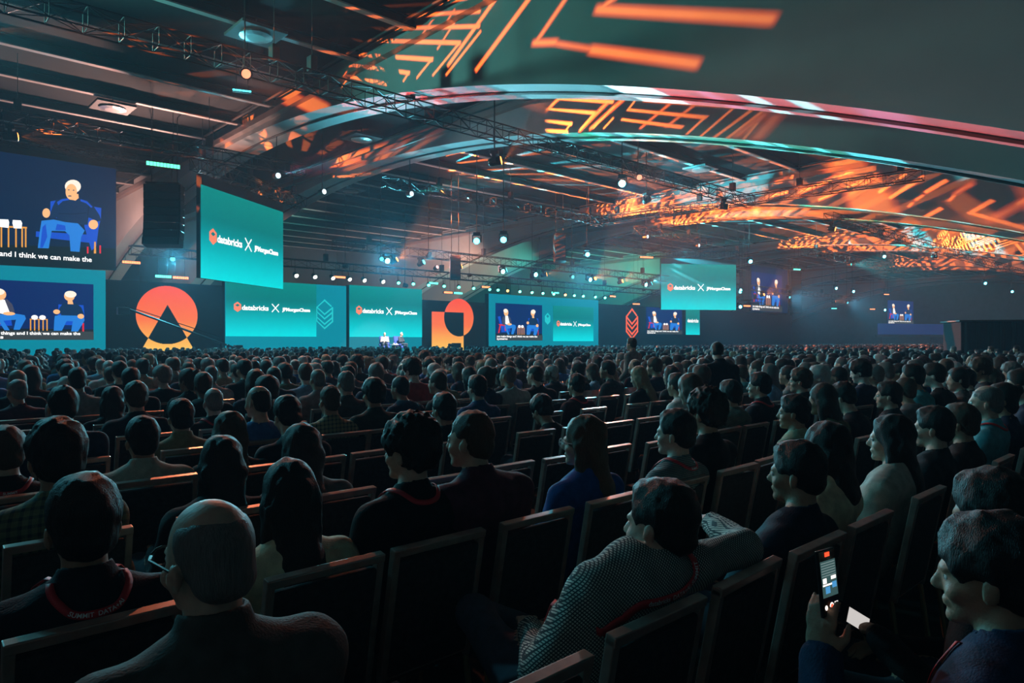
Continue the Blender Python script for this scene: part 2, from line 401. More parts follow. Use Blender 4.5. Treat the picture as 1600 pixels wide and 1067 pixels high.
def talk_picture(root, x0, x1, z0, z1, y, caption=True, crop=None):
    """camera picture of the two speakers on stage, as shown on every side screen"""
    m = MB(); W, H = x1 - x0, z1 - z0; lay = [0]
    cl = crop if crop is not None else x0
    def P(poly, mt):
        lay[0] += 1; yy = y - .0015 * lay[0]
        m.add([(max(x0 + a * W, cl), yy, z0 + b * H) for a, b in poly], [tuple(range(len(poly)))], PI_[mt.name])
    P(rect(0, 0, 1, 1), E_navy); P(rect(0, .14, 1, .19), E_stg)
    # chairs
    P([(.045, .64), (.10, .65), (.14, .42), (.30, .36), (.31, .24), (.12, .22), (.11, .34)], E_chair)
    P([(.06, .44), (.20, .43), (.20, .39), (.08, .40)], E_red); P([(.05, .2), (.08, .2), (.11, .4), (.085, .42)], E_red); P(rect(.19, .26, .225, .40), E_red)
    P([(.69, .62), (.91, .62), (.92, .42), (.905, .26), (.66, .26), (.66, .34), (.69, .45)], E_chair)
    P(rect(.90, .15, .915, .3), E_red)
    # man in grey jacket
    P([(.14, .62), (.20, .68), (.27, .68), (.31, .60), (.33, .48), (.30, .40), (.15, .42), (.135, .5)], E_jack)
    P([(.20, .67), (.25, .67), (.29, .46), (.24, .43), (.20, .45)], E_white)
    P([(.19, .42), (.34, .44), (.41, .42), (.42, .36), (.37, .17), (.32, .17), (.34, .34), (.24, .32), (.29, .16), (.25, .16), (.20, .32)], E_jean)
    P(ell(.285, .44, .05, .03, 10), E_skin); P(ell(.215, .755, .048, .095), E_skin); P(ell(.205, .80, .045, .055), E_hair)
    # man in dark sweater
    P([(.70, .56), (.735, .655), (.84, .655), (.89, .58), (.915, .45), (.87, .43), (.86, .40), (.72, .40), (.71, .46), (.68, .45)], E_sweat)
    P([(.66, .42), (.70, .43), (.91, .43), (.92, .35), (.86, .15), (.80, .15), (.815, .33), (.76, .33), (.72, .16), (.65, .16), (.655, .34)], E_jean)
    P(ell(.675, .49, .03, .042, 10), E_skin); P(ell(.885, .42, .03, .045, 10), E_skin)
    P([(.77, .70), (.81, .70), (.82, .63), (.77, .63)], E_skin); P(ell(.785, .77, .047, .085), E_skin); P(ell(.795, .805, .052, .06), E_hair)
    # side table
    P(rect(.45, .345, .60, .36), E_gold)
    for q in (.452, .485, .52, .555, .588): P(rect(q, .16, q + .011, .36), E_gold)
    P(ell(.49, .385, .028, .04, 12), E_white); P(ell(.555, .385, .028, .04, 12), E_white)
    if caption:
        P(rect(0, 0, 1, .15), E_cap); o_y = y - .0015 * (lay[0] + 2)
        n0 = len(m.v)
        lettering(m, 'you make things and I think we can make the', x0 + .02 * W, z0 + .088 * H, .86 * W, o_y, .03, xh=.075 * H, mi=2)
        lettering(m, 'systems', x0 + .02 * W, z0 + .022 * H, .22 * W, o_y, .03, xh=.075 * H, mi=2)
        for i in range(n0, len(m.v)): m.v[i] = (max(m.v[i][0], cl), m.v[i][1], m.v[i][2])
    return m.build('picture', PIC, root)

# ---------------------------------------------------------------- stage
WY = 42.7
XW = lambda px: at_y(px, 500, WY).x
def ZW(px, py): return at_y(px, py, WY).z
M_cab = mat('screen_cabinet_black', (.012, .012, .014), .6)
st = thing('stage', 'long low black stage deck in front of the picture walls', 'stage', (32, 40.4, 0))
MB().box((0, 0, .45), (64, 4.46, .9)).build('deck', mat('stage_black', (.03, .03, .033), .5, noise=.3, nscale=2), st)
for i in range(8): MB().box((-28 + 8 * i, -2.26, .45), (7.9, .05, .84), bev=.01).build('front_panel', mat('stage_black'), st)

def wall_panel(name, label, pxa, pxb, top, m, y=WY, depth=.5, foot=.9, cat='screen'):
    xa, xb = XW(pxa), XW(pxb)
    r = thing(name, label, cat, ((xa + xb) / 2, y + depth / 2, foot))
    MB().box((0, .03, (top - foot) / 2), (xb - xa, depth - .06, top - foot)).build('cabinet', M_cab, r)
    MB().box((0, -depth / 2 + .02, (top - foot) / 2), (xb - xa, .04, top - foot)).build('display', m, r)
    return r, xb - xa, top - foot, -depth / 2 - .005
def inset(root, name, x0, x1, z0, z1, y, m): return MB().box(((x0 + x1) / 2, y, (z0 + z1) / 2), (x1 - x0, .02, z1 - z0)).build(name, m, root)
def lx(root, px): return XW(px) - root.location.x
def lz(root, px, py): return ZW(px, py) - root.location.z

# teal wall at the far left with the inset camera picture
r, W, H, y = wall_panel('led_wall', 'teal video wall with inset picture of two seated speakers, below the big screen', -190, 165, 5.45, E_teal)
talk_picture(r, lx(r, -44), lx(r, 146), lz(r, 100, 531), lz(r, 100, 442), y)
# black panel, orange disc over triangle
r, W, H, y = wall_panel('led_wall', 'black video wall showing an orange circle crossing a triangle', 167.5, 351, 5.0, E_blackp, y=WY + .25)
def bool_shape(name, root, inside, x0, x1, z0, z1, y, m, n=150):
    """figure given by a test, laid out as fine horizontal bands"""
    mb = MB()
    for j in range(n):
        za, zb = z0 + (z1 - z0) * j / n, z0 + (z1 - z0) * (j + 1) / n; zm = (za + zb) / 2
        xs = np.linspace(x0, x1, 500); ok = np.array([inside(x, zm) for x in xs]).astype(int); d = np.diff(np.concatenate([[0], ok, [0]]))
        for a, b in zip(np.where(d == 1)[0], np.where(d == -1)[0]):
            mb.add([(xs[a], y, za), (xs[b - 1], y, za), (xs[b - 1], y, zb), (xs[a], y, zb)], [(0, 1, 2, 3)])
    return mb.build(name, m, root)
E_sun = ramp_mat('led_orange_sun', [(0, srgb(255, 205, 92)), (.25, srgb(255, 172, 70)), (.5, srgb(255, 116, 54)), (1, srgb(255, 74, 40))])
cx, cz = lx(r, 264), lz(r, 264, 492); R_ = (lx(r, 312) - lx(r, 215)) / 2; top = lz(r, 264, 476); bot = lz(r, 264, 553)
ha, hb = lx(r, 219), lx(r, 309)
def in_tri(x, z):
    if z > top or z < bot: return False
    f = (top - z) / (top - bot); return cx + (ha - cx) * f < x < cx + (hb - cx) * f
bool_shape('circle_and_triangle', r, lambda x, z: ((x - cx) ** 2 + (z - cz) ** 2 < R_ ** 2) != in_tri(x, z), lx(r, 205), lx(r, 322), bot, cz + R_, y, E_sun)
# teal wall with wordmarks and the outline logo
r, W, H, y = wall_panel('led_wall', 'teal video wall with two wordmarks beside an outlined stack logo', 352, 541, 5.4, E_tealmid)
x0, x1, z0, z1 = lx(r, 352.3), lx(r, 494), lz(r, 494, 526), H
inset(r, 'bright_panel', x0, x1, z0, z1, y - .02, TEAL_SCREEN()); lockup(r, x1 - x0, z1 - z0, y - .035, .52, z0, x0)
lg = MB(); stack_logo(lg, lx(r, 507), lz(r, 507, 491), lz(r, 507, 469) - lz(r, 507, 513), .10, y - .01)
lg.v = [(max(a, x1 + .01), b, c) for a, b, c in lg.v]; lg.build('stack_logo', E_line, r)
# centre screen behind the two speakers
r, W, H, y = wall_panel('led_wall', 'teal centre video wall with wordmarks directly behind the two seated speakers', 546, 659, 5.5, E_teal2)
z0 = lz(r, 600, 526.5); inset(r, 'bright_panel', -W / 2, W / 2, z0, H, y - .02, TEAL_SCREEN()); lockup(r, W, H - z0, y - .035, .52, z0, -W / 2)
# black panel, orange square and disc
r, W, H, y = wall_panel('led_wall', 'black video wall showing an orange square crossing a circle', 660, 762.5, 4.75, E_blackp, y=WY + .25)
qx0, qx1, qz0, qz1 = lx(r, 677.5), lx(r, 727.5), lz(r, 700, 552), lz(r, 700, 487.5)
cx, cz = lx(r, 720.5), lz(r, 720.5, 496); R_ = (lx(r, 743) - lx(r, 697)) / 2
bool_shape('square_and_circle', r, lambda x, z: ((x - cx) ** 2 + (z - cz) ** 2 < R_ ** 2) != (qx0 < x < qx1 and qz0 < z < qz1), lx(r, 670), lx(r, 750), qz0, cz + R_, y, E_sun)
# teal wall with picture and small bright panel
r, W, H, y = wall_panel('led_wall', 'teal video wall with inset speaker picture and inset wordmark panel, right of the stage', 764, 935, 5.5, E_teal)
talk_picture(r, lx(r, 774), lx(r, 847), lz(r, 810, 532), lz(r, 810, 475), y)
x0, x1, z0, z1 = lx(r, 864), lx(r, 927), lz(r, 895, 533), lz(r, 895, 479)
inset(r, 'bright_panel', x0, x1, z0, z1, y - .01, TEAL_SCREEN()); lockup(r, x1 - x0, z1 - z0, y - .025, .5, z0, x0)
lg = MB(); stack_logo(lg, lx(r, 855.5), lz(r, 855.5, 498), lz(r, 855, 490) - lz(r, 855, 506), .12, y - .01); lg.build('stack_logo', E_line, r)
# black wall on the far right side
r, W, H, y = wall_panel('led_wall', 'black video wall with glowing orange stack logo and small speaker picture', 936, 1240, 5.2, E_blackp, y=WY + .2)
lg = MB(); stack_logo(lg, lx(r, 990), lz(r, 990, 506), lz(r, 990, 483) - lz(r, 990, 529), .17, y - .01); lg.build('stack_logo', E_oran, r)
talk_picture(r, lx(r, 1012), lx(r, 1068), lz(r, 1040, 522), lz(r, 1040, 481), y)
x0, x1, z0, z1 = lx(r, 1074), lx(r, 1095.5), lz(r, 1085, 523), lz(r, 1085, 484)
inset(r, 'bright_panel', x0, x1, z0, z1, y - .01, TEAL_SCREEN())
m = MB(); lettering(m, 'databricks', x0 + .1 * (x1 - x0), z0 + .5 * (z1 - z0), .8 * (x1 - x0), y - .03, .03); m.build('wordmark', E_white, r)

# big hanging screens: local x along the picture, facing local -y
def hung_screen(name, label, A, B, z0, z1, header=0., m=None, up=None):
    A, B = Vector((*A, 0)), Vector((*B, 0)); d = B - A; W = d.length; rz = math.atan2(d.y, d.x); c = (A + B) / 2
    r = thing(name, label, 'screen', (c.x, c.y, z0), rz); H = z1 - z0
    MB().box((0, .12, (H + header) / 2), (W + .04, .2, H + header)).build('cabinet', M_cab, r)
    if header: MB().box((0, .0, H + header / 2), (W, .04, header - .02), bev=.005).build('header', mat('screen_header', (.02, .022, .025), .5), r)
    MB().box((0, 0, H / 2), (W, .03, H)).build('display', m, r)
    for s_ in (-.35, .35): MB().tube((s_ * W, .12, H + header - .02), (s_ * W, .12, (up or CEIL - .4) - z0), .02, 6).build('hanger', mat('conduit_dark'), r)
    return r, W, H, -.02
a, b = at_z(314, 400, 32), at_z(442, 400, 38.9)
r, W, H, y = hung_screen('hanging_screen', 'teal hanging screen with wordmarks, steeply turned, left of the centre stage', (a.x, a.y), (b.x, b.y), CAMZ + (533.5 - 434) / FPX * 32, CAMZ + (533.5 - 288) / FPX * 32, .48, TEAL_SCREEN())
lockup(r, W, H, y - .005, .47, 0, -W / 2); SCR_L = (a, b)
a, b = at_z(1033, 440, 62), at_z(1150, 440, 63)
r, W, H, y = hung_screen('hanging_screen', 'teal hanging screen with wordmarks facing the camera, over the far black wall', (a.x, a.y), (b.x, b.y), CAMZ + (533.5 - 484) / FPX * 62.5, CAMZ + (533.5 - 413) / FPX * 62.5, .5, TEAL_SCREEN())
lockup(r, W, H, y - .005, .49, 0, -W / 2); SCR_R = (a, b)
# far camera-picture screens
r, W, H, y = hung_screen('picture_screen', 'tall dark hanging screen with picture of both speakers, beside the far speaker tower', (79.3, 42.2), (88.9, 42.2), 5.3, 10.9, 0, E_navy2)
talk_picture(r, -W / 2 + .1, W / 2 - 1.6, .1, H * .86, y)
a, b = at_z(1387, 490, 118), at_z(1427, 490, 122)
r, W, H, y = hung_screen('picture_screen', 'tiny farthest hanging screen with picture of both speakers, near the end wall', (a.x, a.y), (b.x, b.y), at_z(1400, 506, 120).z, at_z(1400, 470, 120).z, 0, E_navy)
talk_picture(r, -W / 2, W / 2, 0, H, y)

# the big camera picture, upper left
PX = lambda px, py: at_y(px, py, WY - .15)
a, b = PX(-150, 300), PX(181, 300)
z0, z1 = PX(181, 422).z, PX(181, 264).z
r, W, H, y = hung_screen('picture_screen', 'huge hanging screen with close picture of white-haired man in dark sweater', (a.x, WY - .15), (b.x, WY - .15), z0, z1, .5, E_navy2)
bx, bz = r.location.x, r.location.z
m = MB(); lay = [0]
def PP(pts, mt):
    lay[0] += 1; q = [PX(*p) for p in pts]
    m.add([(p.x - bx, y - .002 * lay[0], p.z - bz) for p in q], [tuple(range(len(q)))], PI_[mt.name])
Q1 = lambda pts: [(x * .1265, 240 + z * .1265) for x, z in pts]
Q4 = lambda pts: [(x * .253, 340 + z * .253) for x, z in pts]
PP(Q4([(-500, 150), (712, 190), (712, 327), (-500, 270)]), E_capd)
PP(Q1([(622, 590), (720, 575), (700, 800), (620, 760)]), E_chair); PP(Q1([(1120, 650), (1250, 672), (1245, 800), (1215, 930), (1190, 1140), (1130, 1200), (1040, 900), (1050, 820)]), E_chair)
PP(Q4([(222, 85), (540, 105), (600, 120), (590, 160), (520, 152), (220, 118)]), E_chair)
for q in (8, 52, 98, 136, 158): PP(Q4([(q - 5, 60), (q + 5, 60), (q + 5, 184), (q - 5, 182)]), E_gold)
PP(Q4([(-60, 45), (166, 58), (166, 68), (-60, 56)]), E_gold); PP(Q4([(-4, 10), (50, 12), (56, 30), (52, 64), (0, 58), (-6, 30)]), E_white); PP(Q4([(78, 15), (128, 18), (136, 35), (132, 68), (84, 66), (76, 35)]), E_white)
PP(Q1([(690, 575), (760, 552), (850, 540), (960, 540), (1080, 580), (1160, 660), (1225, 760), (1250, 830), (1195, 840), (1120, 800), (1090, 790), (1080, 880), (720, 870), (700, 790), (640, 805), (612, 790), (625, 720), (650, 650)]), E_sweat)
PP(Q4([(255, 20), (330, 12), (400, 28), (480, 36), (522, 80), (500, 120), (490, 212), (434, 208), (428, 110), (400, 84), (318, 82), (300, 190), (232, 188), (244, 90)]), E_jean)
PP(Q1([(850, 500), (965, 500), (970, 550), (930, 582), (870, 570)]), E_skin)
PP([(113.5 + 12.6 * math.cos(t), 291.5 + 10.5 * math.sin(t)) for t in np.linspace(0, 2 * PI, 18)[:-1]], E_hair)
PP([(111 + 9 * math.cos(t), 300 + 12.5 * math.sin(t)) for t in np.linspace(0, 2 * PI, 18)[:-1]], E_skin)
PP([(72 + 6.2 * math.cos(t), 333 + 7.5 * math.sin(t)) for t in np.linspace(0, 2 * PI, 14)[:-1]], E_skin)
PP([(145.5 + 7.5 * math.cos(t), 351 + 7.5 * math.sin(t)) for t in np.linspace(0, 2 * PI, 14)[:-1]], E_skin)
PP(Q4([(535, 180), (545, 180), (545, 222), (535, 222)]), E_red); PP(Q4([(612, 172), (622, 172), (622, 222), (612, 222)]), E_red); PP(Q4([(580, 150), (590, 150), (592, 222), (578, 222)]), E_gold)
for sx_, sy_, rx_, ry_ in ((107, 297, 1.6, .8), (114.5, 297.5, 1.6, .8), (108.5, 306.5, 3, .9)): PP([(sx_ + rx_ * math.cos(t), sy_ + ry_ * math.sin(t)) for t in np.linspace(0, 2 * PI, 10)[:-1]], E_jack)
PP(Q1([(700, 600), (760, 565), (840, 556), (850, 575), (770, 590), (715, 640)]), E_chair); PP(Q1([(990, 565), (1070, 590), (1140, 660), (1120, 670), (1060, 615), (990, 590)]), E_chair)
PP(Q1([(720, 735), (900, 742), (1060, 728), (1060, 740), (900, 756), (720, 748)]), E_navy2); PP(Q1([(1080, 640), (1100, 650), (1085, 800), (1072, 800)]), E_navy2)
PP(Q4([(350, 40), (400, 50), (405, 80), (340, 78)]), E_chair); PP(Q4([(260, 60), (280, 40), (290, 120), (262, 186), (246, 186)]), E_line if False else E_chair)
lettering(m, 'and I think we can make the', PX(-1, 400).x - bx, PX(70, 404.5).z - bz, PX(143, 400).x - PX(-1, 400).x, y - .05, .02, xh=.36, mi=2)
m.build('picture', PIC, r)
# ---------------------------------------------------------------- trusses
M_truss = mat('truss_black', (.035, .033, .034), .45, .3, noise=.2, nscale=3)
M_cable = mat('steel_cable', (.09, .085, .085), .5, .5)
def truss(label, A, B, s=.5, bay=1.0, cables=(), up=CEIL):
    A, B = Vector(A), Vector(B); d = B - A; Ln = d.length; dx = d.normalized(); dy = Vector((0, 0, 1)).cross(dx).normalized(); dz = dx.cross(dy)
    r = thing('truss', label, 'truss', A)
    c = [(-s / 2, -s / 2), (s / 2, -s / 2), (s / 2, s / 2), (-s / 2, s / 2)]
    for a, b in c: MB().tube(dy * a + dz * b, d + dy * a + dz * b, .028, 6).build('chord', M_truss, r)
    m = MB(); n = max(1, round(Ln / bay)); st = Ln / n
    pt = lambda i, k: dx * (st * i) + dy * c[k % 4][0] + dz * c[k % 4][1]
    for i in range(n + 1):
        for k in range(4): m.tube(pt(i, k), pt(i, k + 1), .014, 4, cap=False)
    for i in range(n):
        for k in range(4):
            a, b = (k, k + 1) if (i + k) % 2 == 0 else (k + 1, k); m.tube(pt(i, a), pt(i + 1, b), .014, 4, cap=False)
    o = m.build('lacing', M_truss, r); o['kind'] = 'stuff'
    for t in cables:
        p = d * t; MB().tube(p + Vector((0, 0, s / 2)), p + Vector((0, 0, up - .006 - A.z - (B.z - A.z) * t)), .012, 5).build('chain', M_cable, r)
        MB().box(p + Vector((0, 0, s / 2 + .28)), (.22, .3, .45), bev=.03).build('hoist', M_truss, r)
    return r
truss('black box truss crossing the nearest arches high above the crowd', (-3, 19.7, 9.5), (37, 19.7, 9.5), .52, .8, (.08, .3, .33, .42, .6, .95))
truss('black box truss climbing to the right beneath the middle arches', (37.6, 31.8, 9.95), (38.9, 11.5, 9.95), .55, .9, (.1, .4, .7, .95))
truss('long black truss falling toward the far right side of the hall', (45, 18.7, 9.46), (112, 18.7, 9.46), .6, 1.2, (.1, .4, .7, .95))
truss('low black lighting truss over the front edge of the stage', (10.5, 39.9, 6.35), (78, 39.9, 6.35), .45, 1.0, tuple(np.linspace(.03, .97, 8)))
truss('black lighting truss of cyan lamps, second above the stage', (20, 36, 7.15), (96, 36, 7.15), .5, 1.0, tuple(np.linspace(.03, .97, 9)))
a, b = SCR_L; d = (b - a).normalized(); zt = CAMZ + (533.5 - 288) / FPX * 32 + .48 + .45
truss('black truss carrying the steeply turned teal screen', (a.x - d.x * .3, a.y - d.y * .3 + .12, zt), (b.x + d.x * 2.2, b.y + d.y * 2.2 + .12, zt), .6, .6, (.05, .45, .9))
a, b = SCR_R; d = (b - a).normalized(); zt2 = CAMZ + (533.5 - 413) / FPX * 62.5 + .5 + .4
truss('black truss carrying the teal screen that faces the camera', (a.x - d.x, a.y - d.y, zt2), (b.x + d.x, b.y + d.y, zt2), .55, .8, (.1, .9))
truss('black truss carrying the huge picture screen', (-4, 42.1, 11.5), (11.4, 42.1, 11.5), .5, .8, (.4, .7, .95))
truss('black truss carrying the tall picture screen by the speaker tower', (78, 42.1, 11.4), (93, 42.1, 11.4), .5, .9, (.1, .9))
truss('black lighting truss between the nearest arches and the middle ones', (19.4, 30, 9.6), (36.8, 30, 9.6), .5, .9, (.2, .5, .9))
truss('black lighting truss slung between the two middle arches', (40.8, 30.5, 9.6), (50.5, 30.5, 9.6), .5, .9, (.3, .7))
truss('short black truss just under the far cyan lit arches', (60, 27, 9.4), (84, 27, 9.4), .6, 1.0, (.1, .9))
truss('black truss of hanging lamps left of the huge picture screen', (3.2, 31, 9.7), (15.6, 31, 9.7), .5, .8, (.1, .65))

# ---------------------------------------------------------------- lamps on the trusses
M_body = mat('lamp_black', (.02, .02, .022), .4, noise=.1)
def mover_proto():
    r = thing('moving_head_lamp', 'x', 'lamp')
    MB().box((0, 0, -.08), (.36, .3, .16), bev=.03).build('base', M_body, r)
    y = MB(); y.box((-.2, 0, -.3), (.05, .14, .36), bev=.015); y.box((.2, 0, -.3), (.05, .14, .36), bev=.015); y.box((0, 0, -.15), (.44, .14, .04)); y.build('yoke', M_body, r)
    h = link('head', MB().lathe([(.06, .22), (.13, .2), (.155, .1), (.15, -.05), (.17, -.2), (.165, -.24)], 14).mesh('head', M_body, True), r, (0, 0, -.4))
    link('lens', MB().lathe([(.15, -.235), (.14, -.255), (.08, -.27), (.01, -.273)], 14).mesh('lens', M_body), h)
    return r
MOVER = mover_proto(); MOVER_USED = [False]
def lens_mat(c, s): return emat('lens_%02x%02x%02x_%d' % (*[int(min(1, x) * 255) for x in c], int(s * 10)), c, s)
def mover(p, target, color, glow, label, group='moving head lamps on the trusses', scale=1., drop=False):
    """p: point under the truss where the base hangs"""
    p, t = Vector(p), Vector(target); d = t - (p + Vector((0, 0, -.4))); az = math.atan2(d.y, d.x) - PI / 2; tilt = math.atan2(math.hypot(d.x, d.y), -d.z)
    r = copy_tree(MOVER, p, az, label, group, scale)
    if drop: MB().tube((0, 0, -.02), (0, 0, CEIL - .006 - p.z), .025, 6).build('drop_pipe', M_truss, r)
    h = [c for c in r.children if c.name.startswith('head')][0]; h.rotation_euler = (tilt, 0, 0)
    l = h.children[0]; l.material_slots[0].link = 'OBJECT'; l.material_slots[0].material = lens_mat(color, glow)
    dn = d.normalized()
    return p + Vector((0, 0, -.4 * scale)) + dn * .36 * scale
def par(p, target, color, glow, label, group, s=1., up=6.12, dy=.115):
    d = (Vector(target) - Vector(p)).normalized(); q = d.to_track_quat('-Z', 'Y').to_euler(); r = thing('stage_lamp', label, 'lamp', p, 0, group)
    for nm, pr, mt in (('can', [(.05, .2), (.11, .17), (.13, .02), (.14, -.12)], M_body), ('lens', [(.13, -.10), (.1, -.125), (.01, -.13)], lens_mat(color, glow))):
        link(nm, MB().lathe([(a * s, b * s) for a, b in pr], 12).mesh(nm, mt), r).rotation_euler = q
    MB().tube((0, .05, .05), (0, dy, up - p[2]), .02, 6).build('hook', M_body, r)
    return Vector(p) + d * .2 * s
def bar(p, length, color, glow, label, rz=0., cells=8, h=.12, up=CEIL - .006):
    r = thing('led_bar', label, 'lamp', p, rz, 'glowing LED bars on the trusses')
    MB().box((0, .05, 0), (length, .14, h + .04), bev=.01).build('housing', M_body, r)
    for s_ in (-.3, .3): MB().tube((s_ * length, .06, h / 2), (s_ * length, .06 + (.015 if up < 7 else 0), up - p[2]), .012, 5).build('hanger', M_truss, r)
    me = MB().box((0, 0, 0), (length / cells * .86, .05, h), bev=.008).mesh('cell', lens_mat(color, glow))
    for i in range(cells): link('cell', me, r, ((i + .5) / cells * length - length / 2, -.03, 0))
    return r
GREEN = (.08, .95, .62)
# ---- pattern lamps: orange key patterns thrown on the arches
T1B = 9.5 - .26
ORP = dict(color=(1., .19, .028), edge=(1., .08, .010))
def planeX(X): return lambda px, py: at_x(px, py, X)
# nearest arch, first face
lp = mover((1.5, 18.9, 8.6), (13.4, 15, 10), (1, .3, .06), 6, 'moving head throwing orange key pattern, hung below the upper end of the nearest truss', drop=True)
g = Gobo('pattern_lamp', lp, (13.4, 15.5, 9.6), 24000, 88)
F = planeX(13.38)
for (x0, y0, x1, y1, hw, so) in [(605, 45, 747, 41, .085, .6), (636, 25, 748, 18, .085, .7), (574, 63, 717, 67, .085, .5), (717, 67, 676, 117, .06, .5), (541, 84, 674, 93, .09, .5), (674, 92, 651, 121, .06, .5),
        (554, 102, 638, 114, .085, .5), (638, 113, 630, 126, .06, .5), (548, 120, 603, 131, .085, .5), (556, 103, 533, 137, .05, .5), (775, -4, 700, 101, .1, .6), (749, 50, 697, 116, .07, .6), (824, 0, 744, 108, .11, .6),
        (722, 15, 683, 76, .06, .8), (692, 24, 672, 52, .06, .8), (884, -4, 835, 68, .11, .9), (834, 67, 866, 66, .15, .9), (925, 78, 1083, 99, .2, .8), (960, -4, 934, 16, .13, .9), (934, 15, 1200, 30, .2, .8), (868, 68, 925, 77, .13, 1.2),
        (700, 2, 745, -6, .08, .7), (640, 8, 690, 5, .07, .7)]:
    g.slot(F(x0, y0), F(x1, y1), hw, so)
g.done(**ORP)
# nearest arches, second face
lp = mover((16.9, 18.9, 8.5), (20.2, 15, 9), (1, .3, .06), 6, 'moving head throwing orange pattern, hung between the two nearest arches', drop=True)
g = Gobo('pattern_lamp', lp, (20.2, 15.2, 9.0), 7000, 130)
F = planeX(20.18)
for (x0, y0, x1, y1, hw, so) in [(885, 142, 953, 144, .07, .5), (871, 155, 956, 160, .07, .5), (847, 170, 928, 177, .07, .5), (928, 177, 906, 202, .05, .5), (826, 186, 892, 194, .07, .5), (892, 193, 884, 203, .05, .5), (808, 200, 885, 207, .07, .5),
        (877, 150, 824, 202, .08, .8, ), (804, 178, 784, 204, .08, .7), (990, 140, 922, 201, .12, 1.), (968, 140, 905, 205, .12, 1.), (1003, 142, 980, 172, .05, .5), (980, 172, 1099, 184, .07, .5), (1099, 184, 1072, 209, .05, .5),
        (1017, 142, 1005, 158, .05, .5), (1005, 158, 1145, 167, .07, .5), (1145, 168, 1093, 213, .05, .5), (971, 187, 1062, 199, .07, .5), (1050, 146, 1095, 149, .06, .6), (1183, 164, 1115, 214, .06, .5), (1185, 177, 1134, 216, .06, .5),
        (1179, 194, 1159, 218, .06, .5), (1060, 150, 1000, 200, .08, 1.1), (1095, 155, 1040, 198, .08, 1.1), (957, 168, 927, 200, .05, .5), (956, 186, 943, 200, .05, .5), (1210, 182, 1180, 216, .30, 1.2), (1190, 180, 1150, 212, .2, 1.2)]:
    g.slot(F(x0, y0), F(x1, y1), hw, so)
g.done(**ORP)
# middle arches, first face, right part
lp = mover((34, 19.7, T1B), (41.2, 13, 8.5), (1, .3, .06), 6, 'moving head throwing orange bars at the far end of the nearest truss')
g = Gobo('pattern_lamp', lp, (41.2, 12.5, 8.5), 18000, 120)
F = planeX(41.18)
for (x0, y0, x1, y1, hw, so) in [(1375, 299, 1411, 274, .14, .5), (1392, 308, 1439, 278, .14, .5), (1448, 299, 1474, 284, .15, .5), (1439, 342, 1467, 327, .14, .5), (1516, 332, 1546, 315, .15, .5), (1516, 333, 1602, 357, .12, .5),
        (1420, 322, 1424, 318, .12, .9), (1431, 312, 1440, 306, .12, .9), (1483, 313, 1490, 305, .14, .9), (1492, 302, 1516, 288, .2, 1.2), (1330, 300, 1370, 275, .25, 1.2), (1590, 318, 1620, 302, .2, .8), (1250, 300, 1330, 268, .22, .9), (1280, 312, 1345, 284, .15, .9),
        (1545, 345, 1600, 315, .35, 1.3), (1170, 300, 1240, 276, .16, .6), (1180, 312, 1230, 300, .12, .6)]:
    g.slot(F(x0, y0), F(x1, y1), hw, so)
g.done(**ORP)
# middle arches, second face: nested chevrons
lp = Vector((45.2, 18.4, 8.6)); mover((45.4, 18.7, 9.2), (48, 11, 7), (1, .3, .06), 6, 'moving head throwing orange chevrons between the two middle arches')
g = Gobo('pattern_lamp', lp, (48.0, 12.5, 7.0), 2600, 140)
F = planeX(47.98)
for (x0, y0, x1, y1, hw) in [(1424, 362, 1480, 377, .09), (1480, 377, 1459, 390, .07), (1399, 365, 1456, 381, .09), (1456, 381, 1446, 388, .07), (1388, 370, 1435, 385, .09), (1385, 378, 1425, 389, .09), (1469, 366, 1579, 390, .09), (1579, 390, 1523, 421, .07),
        (1506, 374, 1476, 392, .07), (1504, 379, 1559, 393, .09), (1559, 393, 1544, 401, .07), (1506, 386, 1542, 397, .09), (1506, 393, 1540, 404, .09), (1598, 392, 1570, 408, .07), (1600, 400, 1584, 412, .07), (1470, 395, 1500, 405, .09), (1475, 405, 1490, 414, .09),
        (1500, 402, 1530, 412, .09), (1530, 412, 1510, 420, .07), (1515, 422, 1550, 428, .09), (1550, 428, 1590, 405, .07)]:
    g.slot(F(x0, y0), F(x1, y1), hw, .5)
g.done(**ORP)
# fine chevrons over the middle and far arches, dashes over the ribs
def pattern(p, tgt, e, size, kind, label, col_=ORP, lamp=True, drop=False, **k):
    q = mover(p, tgt, (1, .3, .06) if col_ is ORP else col_['color'], 6, label, drop=drop) if lamp else Vector(p)
    g = Gobo('pattern_lamp', q, tgt, e, size)
    getattr(g, kind)(**k); g.done(**col_); return g
CY = dict(color=(.08, .85, 1.), edge=None)
pattern((29, 36, 6.9), (41.2, 25, 10.2), 34000, 75, 'chevrons', 'moving head throwing fine orange chevrons, fourth along the cyan lamp truss', ang=.5, tile=.22, n=4, width=.45, fill=.75)
pattern((37, 36, 6.9), (48, 24, 9.8), 28000, 75, 'chevrons', 'moving head throwing fine orange chevrons, sixth along the cyan lamp truss', ang=-.4, tile=.2, n=4, width=.5, fill=.75)
pattern((33, 36, 6.9), (41.2, 28, 10.6), 16000, 50, 'bars', 'moving head throwing cyan dashes, fifth along the cyan lamp truss', CY, ang=.8, period=.09, width=.5, seed=.3, keep=.35)
pattern((59, 36, 6.9), (69, 24, 9.8), 40000, 80, 'chevrons', 'moving head throwing orange chevrons on the far arches from the cyan lamp truss', ang=.6, tile=.25, n=4, width=.5, fill=.8)
pattern((66, 18.7, 9.15), (76, 15, 8), 9000, 110, 'chevrons', 'moving head throwing orange chevrons from the long far truss', ang=.3, tile=.3, n=4, width=.5, fill=.8)
